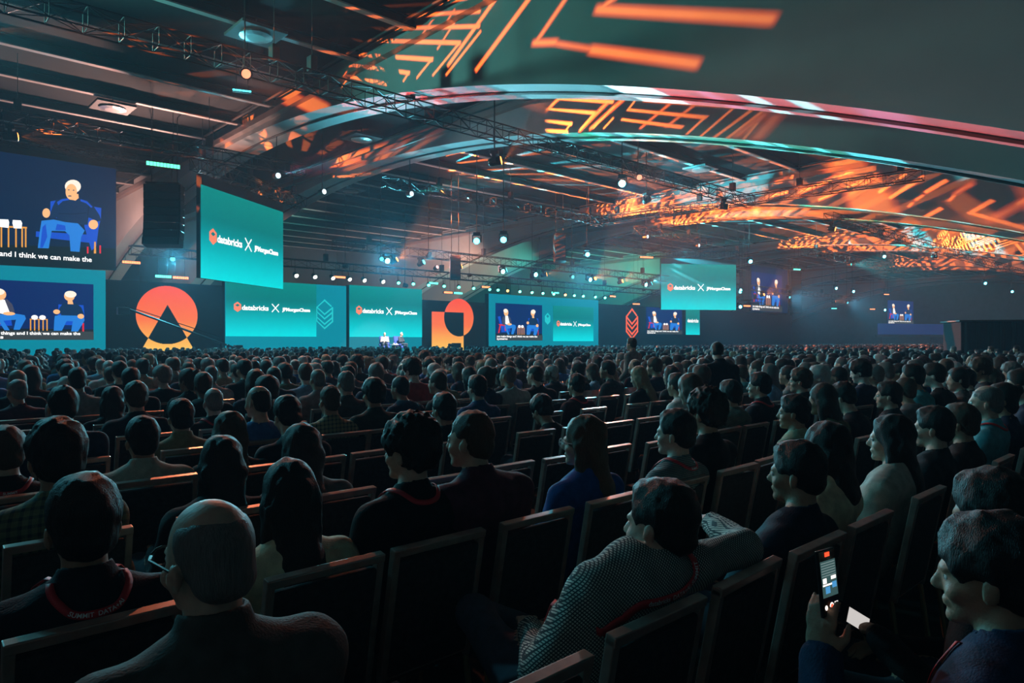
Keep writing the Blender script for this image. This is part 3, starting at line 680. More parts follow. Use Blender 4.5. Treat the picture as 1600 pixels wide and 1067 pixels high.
pattern((88, 36, 6.9), (97, 22, 9.5), 26000, 80, 'chevrons', 'moving head throwing orange chevrons at the end of the cyan lamp truss', ang=.2, tile=.25, n=4, width=.5, fill=.8)
pattern((64, 36, 6.9), (76, 22, 9.5), 30000, 60, 'bars', 'moving head throwing cyan dashes toward the far arches', CY, ang=.5, period=.1, width=.5, seed=.1, keep=.5)
pattern((24, 36, 6.9), (31, 26, 12.1), 80000, 85, 'bars', 'moving head throwing orange dashes on the ceiling ribs, second along the cyan lamp truss', ang=.2, period=.16, width=.42, seed=.2, keep=.6)
pattern((26, 36, 6.9), (32, 24, 12.1), 70000, 85, 'bars', 'moving head throwing cyan dashes on the ceiling ribs, third along the cyan lamp truss', CY, ang=.3, period=.15, width=.35, seed=.7, keep=.3)
pattern((50, 36, 6.9), (57, 28, 12.1), 60000, 85, 'bars', 'moving head throwing cyan dashes on the ribs beyond the middle arches', CY, ang=.3, period=.12, width=.5, seed=.7, keep=.6)
pattern((4.2, 31, 9.45), (13.4, 30, 10.2), 9000, 62, 'bars', 'moving head throwing orange bars on the nearest arch, left of the turned teal screen', ang=1.1, period=.2, width=.4, seed=.4, keep=.75)
pattern((16.2, 38.8, 9.3), (20.2, 29, 10), 8000, 90, 'bars', 'moving head throwing orange bars between the nearest arches behind the turned screen', drop=True, ang=.9, period=.22, width=.45, seed=.2, keep=.7)
pattern((42.6, 36, 6.9), (42.2, 22, 10.6), 40000, 80, 'chevrons', 'moving head throwing orange chevrons up the first middle arch', ang=.4, tile=.2, n=4, width=.55, fill=.85)
pattern((46, 36, 6.9), (48.6, 23, 10.6), 40000, 80, 'chevrons', 'moving head throwing orange chevrons up the second middle arch', ang=-.3, tile=.18, n=3, width=.55, fill=.85)
pattern((70, 36, 6.9), (70, 22, 10.6), 40000, 80, 'chevrons', 'moving head throwing orange chevrons up the first far arch', ang=.4, tile=.2, n=3, width=.55, fill=.85)
# ---- coloured washes along the undersides of the arches
def wash(p, t, e, c, size, radius=.1, blend=.5): return spot('soffit_wash_lamp', p, t, e, c, size, blend, radius)
def soffit_lamp(x, y, z, tgt, layers, size=70):
    """framed lamps on a truss painting the underside of one arch: layers of (colour, energy, [(y0, y1)])"""
    for c, e, L in layers:
        g = Gobo('soffit_pattern_lamp', (x, y, z), tgt, e, size); y -= .12
        for y0, y1 in L:
          for ya in np.arange(y0, y1 - 1e-6, 1.2):
            yb = min(ya + 1.26, y1); ym = (ya + yb) / 2; sl = -2 * AC * (ym - AY); g.slot((x - .85, ym, soffit(ym)), (x + .85, ym, soffit(ym)), abs(yb - ya) / 2, .15, per=(0, 1, sl))
        g.done(c)
soffit_lamp(14.25, 30.6, 9.2, (14.25, 10, 7.8), [((1, .05, .05), 120000, [(1.5, 11)]), ((1, .06, .05), 26000, [(15.5, 20)]), ((1, .10, .08), 7000, [(19, 24)]), ((.15, .85, 1.), 240000, [(9.6, 11.0), (7.0, 7.45), (5.95, 6.4)]), ((.25, .75, .9), 40000, [(11.2, 15.2)]), ((.5, .4, .9), 50000, [(4.2, 5.2), (8.1, 8.5)])])
soffit_lamp(21., 29.7, 9.2, (21., 12, 7.9), [((.02, .85, .42), 24000, [(13, 19)]), ((.02, .85, .5), 50000, [(8, 13)]), ((.1, .85, 1.), 60000, [(13.4, 13.7), (14, 14.4), (14.8, 15.2), (15.7, 16.2), (16.8, 17.2)]), ((.1, .85, 1.), 170000, [(10.3, 11.0), (9.8, 10.1), (8.6, 8.9), (6.5, 8.0)])])
for x in (42., 48.8): soffit_lamp(x, 30.2, 9.2, (x, 12, 7.9), [((.02, .85, .45), 40000, [(5, 19)]), ((.1, .85, 1.), 70000, [(8, 8.5), (10, 11), (13, 13.6), (15, 16)])])
wash((69.8, 26.7, 9.0), (69.8, 10, 7.4), 22000, (.03, .8, .7), 60)
# ---- lamps lighting the arch feet behind the stage
wash((25, 43.9, 6.9), (20.2, 58, 8), 7000, (.05, .75, .7), 100, .2, 1)
wash((36.5, 44, 7), (41.2, 58, 8), 9000, (1, .5, .36), 90, .2, 1)
wash((30, 44, 5.9), (20.6, 52, 9), 3500, (1, .45, .35), 80, .2, 1)
wash((44.5, 44, 7), (48, 60, 7.5), 6000, (.06, .8, .65), 90, .2, 1)
wash((60, 44, 7), (69, 60, 8), 9000, (.05, .85, .6), 100, .2, 1)
wash((8.5, 44, 7.5), (13.4, 55, 9), 5000, (1, .5, .42), 90, .2, 1)
# ---- cyan beams over the audience
beams = [(603, 400), (783, 418), (834, 432), (919, 440), (1006, 448)]
for i, (px, py) in enumerate(beams):
    p = at_y(px, py, 36); tgt = (p.x - 4 + i, 10, 0)
    q = mover((p.x, 36, 6.9), tgt, (.10, .85, 1.), 45, 'moving head with bright cyan lens on the second stage truss, ' + ORD[i] + ' from the turned screen')
    spot('beam_lamp', q, tgt, 5200, (.05, .62, 1.), 50, .6, .1)
p = at_h(972, 287, 8.7); q = mover((p.x, p.y, p.z + .4), (0, 0, 2), (.12, .9, 1.), 60, 'brightest moving head with cyan lens below the ribbed ceiling', drop=True)
spot('beam_lamp', q, (14, 6, 0), 4200, (.05, .7, 1.), 40, .5, .12)
for i, (px, py, z, g_) in enumerate([(1171, 408, 60, 30), (1380, 400, 70, 25), (1305, 450, 88, 25), (1332, 455, 92, 25), (1381, 484, 100, 25), (1538, 442, 80, 14), (1580, 455, 88, 14), (745, 376, 34, 8), (787, 374, 34, 8), (1155, 479, 70, 25), (917, 397, 48, 12)]):
    p = at_z(px, py, z)
    mover((p.x, p.y, p.z + .4), (p.x - 20, 5, 0), (.10, .8, 1.), g_, 'small far moving head with cyan lens, ' + ORD[i] + ' of the scattered ones', drop=True)
p = at_h(1010, 313, 9.3); q = mover((p.x, p.y, p.z + .4), (p.x + 8, p.y - 2, 14), (.3, .95, 1.), 30, 'moving head on the middle truss sending a cyan beam upward', drop=True)
spot('beam_lamp', q, (p.x + 9, p.y + 1, 13), 4500, (.1, .8, 1.), 46, .3, .05)
# ---- rows of stage lamps under the front truss
for i, px in enumerate((458, 487, 515, 541, 564, 593)):
    p = at_y(px, 430 + (px - 458) * .07, 39.9); q = par((p.x, 39.56, p.z), (p.x, 30, 0), (1, .95, .72), 14, 'warm white stage lamp under the front truss, ' + ORD[i] + ' from the turned screen', 'stage lamps under the front truss', 1.1)
for i, px in enumerate((618, 641, 665, 689, 712, 735, 760, 773, 788, 807, 826, 843, 860, 878, 892, 906, 925, 940)):
    p = at_y(px, 441.5 + (px - 618) * .072, 39.9)
    c = (1, .4, .1) if i in (8, 13) else (.12, .95, .6)
    par((p.x, 39.56, p.z), (p.x - 5, 30, 0), c, 6 if i < 9 else 9, ('small orange' if i in (8, 13) else 'small green') + ' stage lamp under the front truss, ' + ORD[i] + ' of the coloured row', 'stage lamps under the front truss', 1.0)
LB = [(205, 410, .85, 1), (255, 432, .8, 0), (282, 434, .8, 1), (530, 433, .85, 1), (677, 442.5, .75, 0), (759, 448.5, .8, 1), (700, 457, .75, 1), (715.5, 458, .75, 0), (867, 457.5, .85, 0), (957, 463, .8, 1)]
LN = ['beside the big picture screen', 'above the orange circle', 'right beside the green one above the circle', 'above the outlined logo', 'above the orange square', 'at the corner of the right teal wall', 'low above the orange square', 'touching the low orange bar', 'above the inset speaker picture', 'past the teal wall']
for (px, py, ln, o_), n in zip(LB, LN):
    p = at_y(px, py, 39.6); bar(p, ln, (1, .22, .08) if o_ else (.10, 1, .72), 3.2, ('orange' if o_ else 'green') + ' glowing lamp bar ' + n, up=6.12)
for (px, py, z, ln, o_, n) in [(1010, 402, 60, 1.2, 1, 'at the top corner of the far teal screen'), (1167, 478, 62, .7, 1, 'below the far teal screen'), (1385, 460, 95, .8, 1, 'far above the tiny picture screen'), (1363, 483, 95, .8, 1, 'left of the tiny picture screen'), (1303, 482, 95, .8, 0, 'left of the farthest orange bars'), (1245, 421, 70, .8, 0, 'on the tall picture screen'), (994, 475, 70, .75, 1, 'over the orange stack logo')]:
    p = at_z(px, py, z); bar(p, ln, (1, .22, .08) if o_ else (.10, 1, .72), 3., ('orange' if o_ else 'green') + ' small glowing lamp bar ' + n, -.5)
p = at_z(255, 258, 31); bar(p, 1.35, (.12, .95, .5), 2.2, 'green glowing lamp bar of ten cells above the hanging speaker tower', -.15, 10, .17)
p = at_z(378, 142, 24); bar(p, .6, (.08, .8, 1.), 3, 'thin cyan glowing lamp bar under the ceiling ribs', -.4, 6, .05)
# two white keys on the speakers
p = Vector((26.5, 36, 6.8)); spot('key_lamp', p, (26.8, 40.3, 1.7), 9000, (1, .93, .85), 44, .4, .1)

# ---- lamp housings, with made-up ones behind the added fill lamps
seen_at = []; cnt = {}
WN = {'spandrel_fill': 'added fill lamp facing the side of an arch', 'audience_fill': 'added fill lamp facing down over the audience', 'soffit_wash_lamp': 'wash lamp facing an arch underside', 'soffit_pattern_lamp': 'framing lamp facing an arch underside', 'key_lamp': 'white key lamp facing the two speakers', 'rib_fill': 'added fill uplight above the stage facing the ceiling ribs'}
for o in [q for q in bpy.data.objects if q.type == 'LIGHT']:
    base = o.name.split('.')[0]
    if base not in WN or any((o.location - q).length < 1.5 for q in seen_at if base == 'soffit_pattern_lamp'): continue
    d = o.rotation_euler.to_matrix() @ Vector((0, 0, -1)); p = o.location - d * .3; cnt[base] = cnt.get(base, 0) + 1; seen_at.append(o.location.copy())
    par(tuple(p), tuple(p + d), tuple(o.data.color) if base != 'soffit_pattern_lamp' else (.6, .8, .9), 2., 'black %s, %s of its kind' % (WN[base], ordinal(cnt[base])), 'wash lamps about the hall', 1.2, 6.56 if base == 'rib_fill' else CEIL - .006, .2 if base == 'rib_fill' else .0)

# ---------------------------------------------------------------- hanging loudspeaker arrays
def line_array(px, py0, py1, wpx, z, label, tilt=0.):
    p = at_z(px, py0, z); H = (py1 - py0) / FPX * z; Wd = wpx / FPX * z; n = max(5, round(H / .34)); h = H / n
    r = thing('loudspeaker_array', label, 'loudspeaker', (p.x, p.y, p.z - H), -HEAD + .15)
    me = MB()
    me.prism([(-Wd / 2, .01), (Wd / 2, .01), (Wd / 2, h - .01), (-Wd / 2, h - .01)], -.35, .3)
    cab = me.mesh('cabinet', mat('speaker_black', (.016, .016, .018), .7, noise=.2, nscale=6))
    gr = MB().box((0, -.36, h / 2), (Wd * .9, .02, h * .8), bev=.005).mesh('grille', mat('speaker_grille', (.03, .03, .033), .55))
    for i in range(n):
        k = (n - 1 - i) / n; o = link('cabinet', cab, r, (0, -.32 * max(0, k - .45) ** 2 * 4 + tilt * i * 0, i * h)); o.rotation_euler = (-max(0, k - .35) * .3, 0, 0); link('grille', gr, o)
    MB().box((0, 0, H + .06), (Wd * .9, .7, .08), bev=.01).build('rigging_frame', M_truss, r)
    for s in (-1, 1): MB().tube((s * Wd * .35, 0, H + .06), (s * Wd * .35, 0, CEIL - .006 - (p.z - H)), .02).build('chain', M_cable, r)
line_array(257, 290, 386, 54, 33, 'big black hanging speaker tower left of the turned teal screen')
line_array(874, 368, 410, 17, 50, 'black hanging speaker tower high beyond the middle truss')
line_array(711, 402, 437, 16, 44, 'small black hanging speaker tower above the orange square')
line_array(1164, 424, 470, 14, 70, 'narrow black hanging speaker tower beside the far teal screen')
line_array(1242, 425, 490, 17, 92, 'dark speaker tower hanging right of the tall picture screen')
# ---------------------------------------------------------------- people: implicit bodies meshed with surface nets
def rotm(yaw=0., pitch=0., roll=0.):
    cz, sz, cx_, sx, cy_, sy = math.cos(yaw), math.sin(yaw), math.cos(pitch), math.sin(pitch), math.cos(roll), math.sin(roll)
    Rz = np.array([[cz, -sz, 0], [sz, cz, 0], [0, 0, 1.]]); Rx = np.array([[1., 0, 0], [0, cx_, -sx], [0, sx, cx_]]); Ry = np.array([[cy_, 0, sy], [0, 1., 0], [-sy, 0, cy_]])
    return Rz @ Rx @ Ry
class Blob:
    """smooth union of tapered capsules (a, b, ra, rb, stretch, blend)"""
    def __init__(s): s.p = []; s.sub = []; s.disp = None
    def cap(s, a, b, ra, rb=None, st=(1, 1, 1), k=.03, fr=None, R=None):
        a, b = np.array(a, float), np.array(b, float); rb = ra if rb is None else rb
        L = np.eye(3) if R is None else R           # local axes of the stretch
        if fr is not None:
            Rf, o = fr; a, b = Rf @ a + o, Rf @ b + o; L = Rf @ L
        s.p.append((a, b, ra, rb, np.array(st, float), k, L)); return s
    def ell(s, c, r, k=.03, fr=None, R=None):
        m = min(r); return s.cap(c, c, m, m, (r[0] / m, r[1] / m, r[2] / m), k, fr, R)
    @staticmethod
    def dist(p, P):
        a, b, ra, rb, st, k, L = p
        q = ((P - a) @ L) / st; ab = ((b - a) @ L) / st; d2 = ab @ ab
        t = np.clip((q @ ab) / d2, 0, 1) if d2 > 1e-12 else np.zeros(q.shape[:-1])
        return (np.linalg.norm(q - t[..., None] * ab, axis=-1) - (ra + t * (rb - ra))) * (st.min() if d2 < 1e-12 else st.min() ** .5)
    def bounds(s):
        lo = np.min([np.minimum(a, b) - max(ra, rb) * st.max() for a, b, ra, rb, st, k, L in s.p], axis=0); hi = np.max([np.maximum(a, b) + max(ra, rb) * st.max() for a, b, ra, rb, st, k, L in s.p], axis=0)
        return lo - .02, hi + .02
    def eval(s, P):
        F = np.full(P.shape[:-1], 9.)
        for p in s.p:
            d = s.dist(p, P); k = p[5]; h = np.maximum(k - np.abs(F - d), 0) / k; F = np.minimum(F, d) - h * h * k / 4
        if s.disp: F = F + s.disp(P)
        for p in s.sub:
            d = -s.dist(p, P); k = p[5]; h = np.maximum(k - np.abs(F - d), 0) / k; F = np.maximum(F, d) + h * h * k / 4
        return F
    def grid(s, xs, ys, zs):
        F = np.full((len(xs), len(ys), len(zs)), 9.)
        def rng(ax, lo, hi): i, j = np.searchsorted(ax, lo), np.searchsorted(ax, hi); return slice(max(i - 1, 0), min(j + 1, len(ax)))
        for p in s.p:
            a, b, ra, rb, st, k, L = p; r = max(ra, rb) * st.max() + k + .03
            lo, hi = np.minimum(a, b) - r, np.maximum(a, b) + r; sl = tuple(rng(ax, lo[i], hi[i]) for i, ax in enumerate((xs, ys, zs)))
            P = np.stack(np.meshgrid(xs[sl[0]], ys[sl[1]], zs[sl[2]], indexing='ij'), -1)
            if P.size == 0: continue
            d = s.dist(p, P); f = F[sl]; h = np.maximum(k - np.abs(f - d), 0) / k; F[sl] = np.minimum(f, d) - h * h * k / 4
        if s.disp or s.sub:
            P = np.stack(np.meshgrid(xs, ys, zs, indexing='ij'), -1)
            if s.disp: F = F + s.disp(P)
            for p in s.sub:
                d = -s.dist(p, P); k = p[5]; h = np.maximum(k - np.abs(F - d), 0) / k; F = np.maximum(F, d) + h * h * k / 4
        return F
    def mesh(s, vox, fine=None):
        """fine: (lo, hi, step) box where the grid is denser"""
        lo, hi = s.bounds(); ax = []
        for i in range(3):
            if fine is None: ax.append(np.arange(lo[i], hi[i] + vox, vox))
            else:
                a, b = max(fine[0][i], lo[i]), min(fine[1][i], hi[i])
                if a >= b: ax.append(np.arange(lo[i], hi[i] + vox, vox)); continue
                ax.append(np.concatenate([np.arange(a - vox, lo[i] - vox, -vox)[::-1], np.arange(a, b, fine[2]), np.arange(b, hi[i] + vox, vox)]))
        return nets(*ax, s.grid(*ax))
CORN = [(i, j, k) for i in (0, 1) for j in (0, 1) for k in (0, 1)]
EDG = [(a, b) for a in range(8) for b in range(a + 1, 8) if sum(abs(x - y) for x, y in zip(CORN[a], CORN[b])) == 1]
def nets(xs, ys, zs, F):
    S = F < 0; nx, ny, nz = F.shape
    cnt = sum(S[i:nx - 1 + i, j:ny - 1 + j, k:nz - 1 + k].astype(np.int8) for i, j, k in CORN)
    act = np.argwhere((cnt > 0) & (cnt < 8)); idx = -np.ones((nx - 1, ny - 1, nz - 1), np.int64); idx[tuple(act.T)] = np.arange(len(act))
    f = np.stack([F[act[:, 0] + c[0], act[:, 1] + c[1], act[:, 2] + c[2]] for c in CORN], 1)
    p = np.stack([np.stack([xs[act[:, 0] + c[0]], ys[act[:, 1] + c[1]], zs[act[:, 2] + c[2]]], -1) for c in CORN], 1)
    acc = np.zeros((len(act), 3)); n = np.zeros(len(act))
    for a, b in EDG:
        m = (f[:, a] < 0) != (f[:, b] < 0); t = np.where(m, f[:, a] / np.where(m, f[:, a] - f[:, b], 1), 0)
        acc += np.where(m[:, None], p[:, a] + t[:, None] * (p[:, b] - p[:, a]), 0); n += m
    V = acc / n[:, None]; Q = []
    for ax in range(3):
        sl0 = [slice(None)] * 3; sl1 = [slice(None)] * 3; sl0[ax] = slice(0, -1); sl1[ax] = slice(1, None)
        a, b = S[tuple(sl0)], S[tuple(sl1)]; e = np.argwhere(a != b); o1, o2 = (ax + 1) % 3, (ax + 2) % 3
        ok = (e[:, o1] > 0) & (e[:, o2] > 0) & (e[:, o1] < F.shape[o1] - 1) & (e[:, o2] < F.shape[o2] - 1); e = e[ok]; fl = a[tuple(e.T)]
        c = [e.copy() for _ in range(4)]; c[1][:, o1] -= 1; c[2][:, o1] -= 1; c[2][:, o2] -= 1; c[3][:, o2] -= 1
        q = np.stack([idx[tuple(x.T)] for x in c], 1); q[~fl] = q[~fl][:, ::-1]; Q.append(q)
    return V, np.concatenate(Q)
def np_mesh(name, V, Q, mats, mi=None, smooth=True):
    me = bpy.data.meshes.new(name); me.vertices.add(len(V)); me.vertices.foreach_set('co', np.asarray(V, np.float32).ravel())
    k = Q.shape[1]; me.loops.add(Q.size); me.loops.foreach_set('vertex_index', Q.astype(np.int32).ravel()); me.polygons.add(len(Q))
    me.polygons.foreach_set('loop_start', np.arange(0, Q.size, k, dtype=np.int32)); me.polygons.foreach_set('loop_total', np.full(len(Q), k, np.int32))
    for m in mats: me.materials.append(m)
    if mi is not None: me.polygons.foreach_set('material_index', np.asarray(mi, np.int32))
    if smooth: me.polygons.foreach_set('use_smooth', np.ones(len(Q), bool))
    me.update(calc_edges=True); me.validate(); return me
def wobble(amp, fr, seed=0.):
    def f(P):
        x, y, z = P[..., 0] * fr + seed, P[..., 1] * fr * 1.1 + seed * 1.7, P[..., 2] * fr * .9 - seed
        return amp * (np.sin(x + 1.3 * np.sin(y)) * np.sin(y * 1.2 + np.sin(z)) + .6 * np.sin(z * 1.9 + x * .7) * np.sin(y * 2.1 - x))
    return f

# ---- materials tinted per object
def tint_mat(name, rough, spec, bump=.0, bscale=200, kind=None, sheen=0.):
    m = bpy.data.materials.new(name); m.use_nodes = True; nt = m.node_tree; b = nt.nodes['Principled BSDF']; N, Lk = nt.nodes, nt.links
    oi = N.new('ShaderNodeObjectInfo'); tc = N.new('ShaderNodeTexCoord'); n = N.new('ShaderNodeTexNoise'); n.inputs['Scale'].default_value = 22 if kind != 'hair' else 60
    n.inputs['Detail'].default_value = 4; r = N.new('ShaderNodeMapRange'); r.inputs[1].default_value = .3; r.inputs[2].default_value = .7; r.inputs[3].default_value = .78; r.inputs[4].default_value = 1.2
    mp = N.new('ShaderNodeMapping'); Lk.new(tc.outputs['Object'], mp.inputs[0]); mp.inputs['Scale'].default_value = (3, 3, .4) if kind == 'hair' else (1, 1, 1)
    Lk.new(mp.outputs[0], n.inputs['Vector']); Lk.new(n.outputs['Fac'], r.inputs[0])
    mx = N.new('ShaderNodeVectorMath'); mx.operation = 'SCALE'; Lk.new(oi.outputs['Color'], mx.inputs[0]); Lk.new(r.outputs[0], mx.inputs['Scale'])
    out = mx.outputs[0]
    if kind in ('check', 'plaid', 'stripe'):
        sp = N.new('ShaderNodeSeparateXYZ'); Lk.new(tc.outputs['Object'], sp.inputs[0])
        def M(op, a, c=None):
            q = N.new('ShaderNodeMath'); q.operation = op
            for i, x in enumerate((a, c)):
                if x is None: continue
                if isinstance(x, (int, float)): q.inputs[i].default_value = x
                else: Lk.new(x, q.inputs[i])
            return q.outputs[0]
        fr = {'check': 92, 'plaid': 30, 'stripe': 110}[kind]
        X = M('SUBTRACT', sp.outputs[0], M('MULTIPLY', sp.outputs[1], .45)); Z = M('ADD', sp.outputs[2], M('MULTIPLY', sp.outputs[1], .25))
        if kind == 'check': ga, gb = M('ADD', X, Z), M('SUBTRACT', X, Z)
        else: ga, gb = X, Z
        ta = M('LESS_THAN', M('FRACT', M('MULTIPLY', ga, fr)), .38); tb = M('LESS_THAN', M('FRACT', M('MULTIPLY', gb, fr)), .38)
        f = M('MAXIMUM', ta, tb) if kind == 'check' else (M('MULTIPLY', M('ADD', ta, tb), .5) if kind == 'plaid' else tb)
        mix = N.new('ShaderNodeMix'); mix.data_type = 'RGBA'; Lk.new(f, mix.inputs[0]); Lk.new(out, mix.inputs[6]); mix.inputs[7].default_value = (.03, .06, .07, 1)
        out = mix.outputs[2]
    Lk.new(out, b.inputs['Base Color']); b.inputs['Roughness'].default_value = rough; b.inputs['Specular IOR Level'].default_value = spec
    if bump:
        n2 = N.new('ShaderNodeTexNoise'); n2.inputs['Scale'].default_value = bscale; n2.inputs['Detail'].default_value = 3; bp = N.new('ShaderNodeBump'); bp.inputs['Strength'].default_value = bump; bp.inputs['Distance'].default_value = .01
        Lk.new(mp.outputs[0], n2.inputs['Vector']); Lk.new(n2.outputs['Fac'], bp.inputs['Height']); Lk.new(bp.outputs[0], b.inputs['Normal'])
    return m
M_skin = tint_mat('skin', .55, .4, .15, 120); M_shirt = tint_mat('shirt_fabric', .85, .2, .3, 160); M_hair = tint_mat('hair', .55, .35, .6, 120, 'hair')
M_pants = mat('dark_trousers', (.035, .045, .07), .85, noise=.2, nscale=30); M_shoe = mat('dark_shoes', (.02, .02, .02), .5)
M_check = tint_mat('checked_shirt_fabric', .85, .2, .2, 160, 'check'); M_plaid = tint_mat('plaid_shirt_fabric', .85, .2, .2, 160, 'plaid'); M_stripe = tint_mat('striped_shirt_fabric', .85, .2, .2, 160, 'stripe')
M_lan = mat('red_lanyard', (.55, .02, .03), .6); M_lant = mat('lanyard_lettering', (.85, .8, .78), .6); M_eye = mat('eye_white', (.75, .74, .72), .25); M_iris = mat('eye_dark', (.02, .015, .01), .2)
M_glass = mat('glasses_frame', (.02, .02, .022), .3); M_wglass = mat('white_glasses_frame', (.75, .75, .75), .3)

def head_prims(B, fr, hs=1.):
    h = lambda *v: tuple(hs * x for x in v)
    e = lambda c, r, k=.02, R=None: B.ell(h(*c), h(*r), k * .5 * hs, fr, R)
    e((0, -.012, .115), (.073, .093, .088)); e((0, .03, .06), (.06, .064, .085), .04); B.cap(h(0, .03, .02), h(0, .062, -.012), .046 * hs, .026 * hs, (1.05, 1, .9), .015, fr)
    e((0, .078, -.018), (.02, .016, .016), .02); e((0, .08, .095), (.046, .018, .013), .018)
    B.cap(h(0, .092, .083), h(0, .109, .052), .008 * hs, .0115 * hs, (1, 1, 1), .012, fr); e((0, .098, .046), (.017, .012, .009), .01)
    e((0, .089, .021), (.022, .010, .006), .016); e((0, .086, .010), (.02, .010, .007), .016)
    for s in (-1, 1):
        e((s * .04, .062, .045), (.022, .022, .02), .025); e((s * .076, -.008, .062), (.008, .018, .030), .008, rotm(s * -.35)); e((s * .081, -.014, .072), (.005, .014, .016), .008)

def hand_prims(B, fr, sgn, curl=.5, hs=1.):
    """palm along +y from the wrist, back of hand up, thumb on the sgn side"""
    B.ell((0, .045, 0), (.038, .05, .013), .015, fr)
    for i, (x, ln) in enumerate(((-.028, .055), (-.0095, .068), (.0095, .072), (.028, .062))):
        x *= -sgn if True else 1; a = np.array((x, .085, 0)); c1 = curl * .7; b = a + ln * .55 * np.array((0, math.cos(c1), -math.sin(c1))); c2 = c1 + curl; c = b + ln * .5 * np.array((0, math.cos(c2), -math.sin(c2)))
        B.cap(a, b, .0095, .0085, k=.006, fr=fr); B.cap(b, c, .0085, .007, k=.004, fr=fr)
    B.cap((sgn * .03, .03, -.004), (sgn * .055, .06, -.012), .013, .010, k=.012, fr=fr); B.cap((sgn * .055, .06, -.012), (sgn * .058, .09, -.018), .010, .008, k=.004, fr=fr)
def look(d, up=(0, 0, 1)):
    """frame whose y axis runs along d"""
    y = np.array(d, float); y /= np.linalg.norm(y); x = np.cross(y, up); x /= np.linalg.norm(x); z = np.cross(x, y); return np.stack([x, y, z], 1)

def pose(sit=0., lean=0., slump=0., yaw=0., nod=0., roll=0., tw=1., arms='lap', stand=False, legs='seat', side=0., hgt=0.):
    """joint positions, person facing +y, seat at z .46"""
    J = {}; z0 = .47 if not stand else .93
    hip = np.array((0, 0, z0 + .09)); sh = np.array((side, -.05 - .42 * math.sin(lean) + .1 * slump, z0 + .56 * math.cos(lean) - .05 * slump + hgt)); J['hip'], J['sh'] = hip, sh
    nb = sh + np.array((side * .2, .0 + .03 * slump, .04)); ho = nb + np.array((side * .15, .035 + .05 * slump, .088)); J['neck'], J['head'] = nb, ho; J['R'] = rotm(yaw, nod, roll)
    for s in (-1, 1):
        S = sh + np.array((s * .175 * tw, 0, -.03)); J['S%d' % s] = S
        if stand: E, W = S + np.array((s * .06, -.02, -.29)), S + np.array((s * .03, .16, -.45))
        else: E, W = S + np.array((s * .055, .09, -.27)), np.array((s * .10, .30, z0 + .17))
        if arms == 'fold': E, W = S + np.array((s * .06, .1, -.26)), S + np.array((-s * .14, .24, -.22))
        J['E%d' % s], J['W%d' % s] = E, W
        H = hip + np.array((s * .085, .03, -.01))
        if stand: K, A = H + np.array((s * .01, .02, -.43)), H + np.array((s * .02, -.01, -.83))
        else: K, A = H + np.array((s * .05, .40, .0)), np.array((s * .13, .42, .09))
        J['H%d' % s], J['K%d' % s], J['A%d' % s] = H, K, A
    return J
def body_blob(J, tw=1., hs=1., legs=True, core=True):
    B = Blob(); hip, sh, nb = J['hip'], J['sh'], J['neck']; up = sh - hip
    if core:
        B.ell(hip + (0, .0, 0), (.165 * tw, .125, .115), .05)
        B.cap(hip + up * .15, hip + up * .55, .115, .125, (1.18 * tw, .88, 1), .06); B.cap(hip + up * .55, hip + up * .88, .13, .115, (1.2 * tw, .82, 1), .06)
        B.cap(J['S-1'], J['S1'], .052, .052, k=.06)
        B.cap(hip + up * .9, nb, .085, .058, (1.1, .9, 1), .06)
    B.cap(nb - (0, .0, .02), J['head'] + J['R'] @ np.array((0, -.015, .03)), .055, .054, k=.03)
    head_prims(B, (J['R'], J['head']), hs)
    for s in (-1, 1):
        if core:
            B.cap(J['S%d' % s], J['E%d' % s], .05, .04, k=.04); B.cap(J['E%d' % s], J['W%d' % s], .04, .026, k=.03)
        if legs:
            B.cap(J['H%d' % s], J['K%d' % s], .083, .06, k=.06); B.cap(J['K%d' % s], J['A%d' % s], .056, .038, k=.03)
            B.cap(J['A%d' % s] - (0, .03, .03), J['A%d' % s] + (s * .01, .15, -.045), .042, .032, (1, 1, .9), .03)
    return B
def shirt_blob(J, tw=1., g=.012, sleeve=1., collar=.0, hood=False, disp=.003, seed=0., stand=False):
    B = Blob(); hip, sh, nb = J['hip'], J['sh'], J['neck']; up = sh - hip
    B.cap(hip + (0, 0, -.02), hip + up * .2, .125 + g, .12 + g, (1.25 * tw, .95, 1), .06)
    B.cap(hip + up * .15, hip + up * .55, .115 + g, .125 + g, (1.2 * tw, .9, 1), .06); B.cap(hip + up * .55, hip + up * .88, .13 + g, .118 + g, (1.22 * tw, .84, 1), .06)
    B.cap(J['S-1'], J['S1'], .054 + g, .054 + g, k=.06); B.cap(hip + up * .9, nb - (0, 0, .015), .088 + g, .058 + g, (1.1, .9, 1), .05)
    if collar: B.cap(nb + (0, -.004, 0), nb + (0, .004, collar), .064 + g * .6, .062 + g * .4, (1.05, 1, 1), .01)
    if hood: B.ell(nb + (0, -.075, -.03), (.12, .06, .07), .04); B.cap(nb + (-.08, .0, -.01), nb + (.08, .0, -.01), .05, k=.04)
    for s in (-1, 1):
        S, E, W = J['S%d' % s], J['E%d' % s], J['W%d' % s]
        B.cap(S, E, .052 + g, .043 + g, k=.04)
        if sleeve > 0: B.cap(E, E + (W - E) * .93 * sleeve, .043 + g, .032 + g, k=.03)
    if disp:
        wb = wobble(disp, 26, seed); B.disp = lambda P: wb(P) * np.clip((np.linalg.norm(P - nb, axis=-1) - .11) / .05, 0, 1)
    # opening for the neck
    B.sub.append((nb + np.array((0, .012, .035)), nb + np.array((0, .02, .16)), .056, .06, np.array((1., 1, 1)), .01, np.eye(3)))
    return B
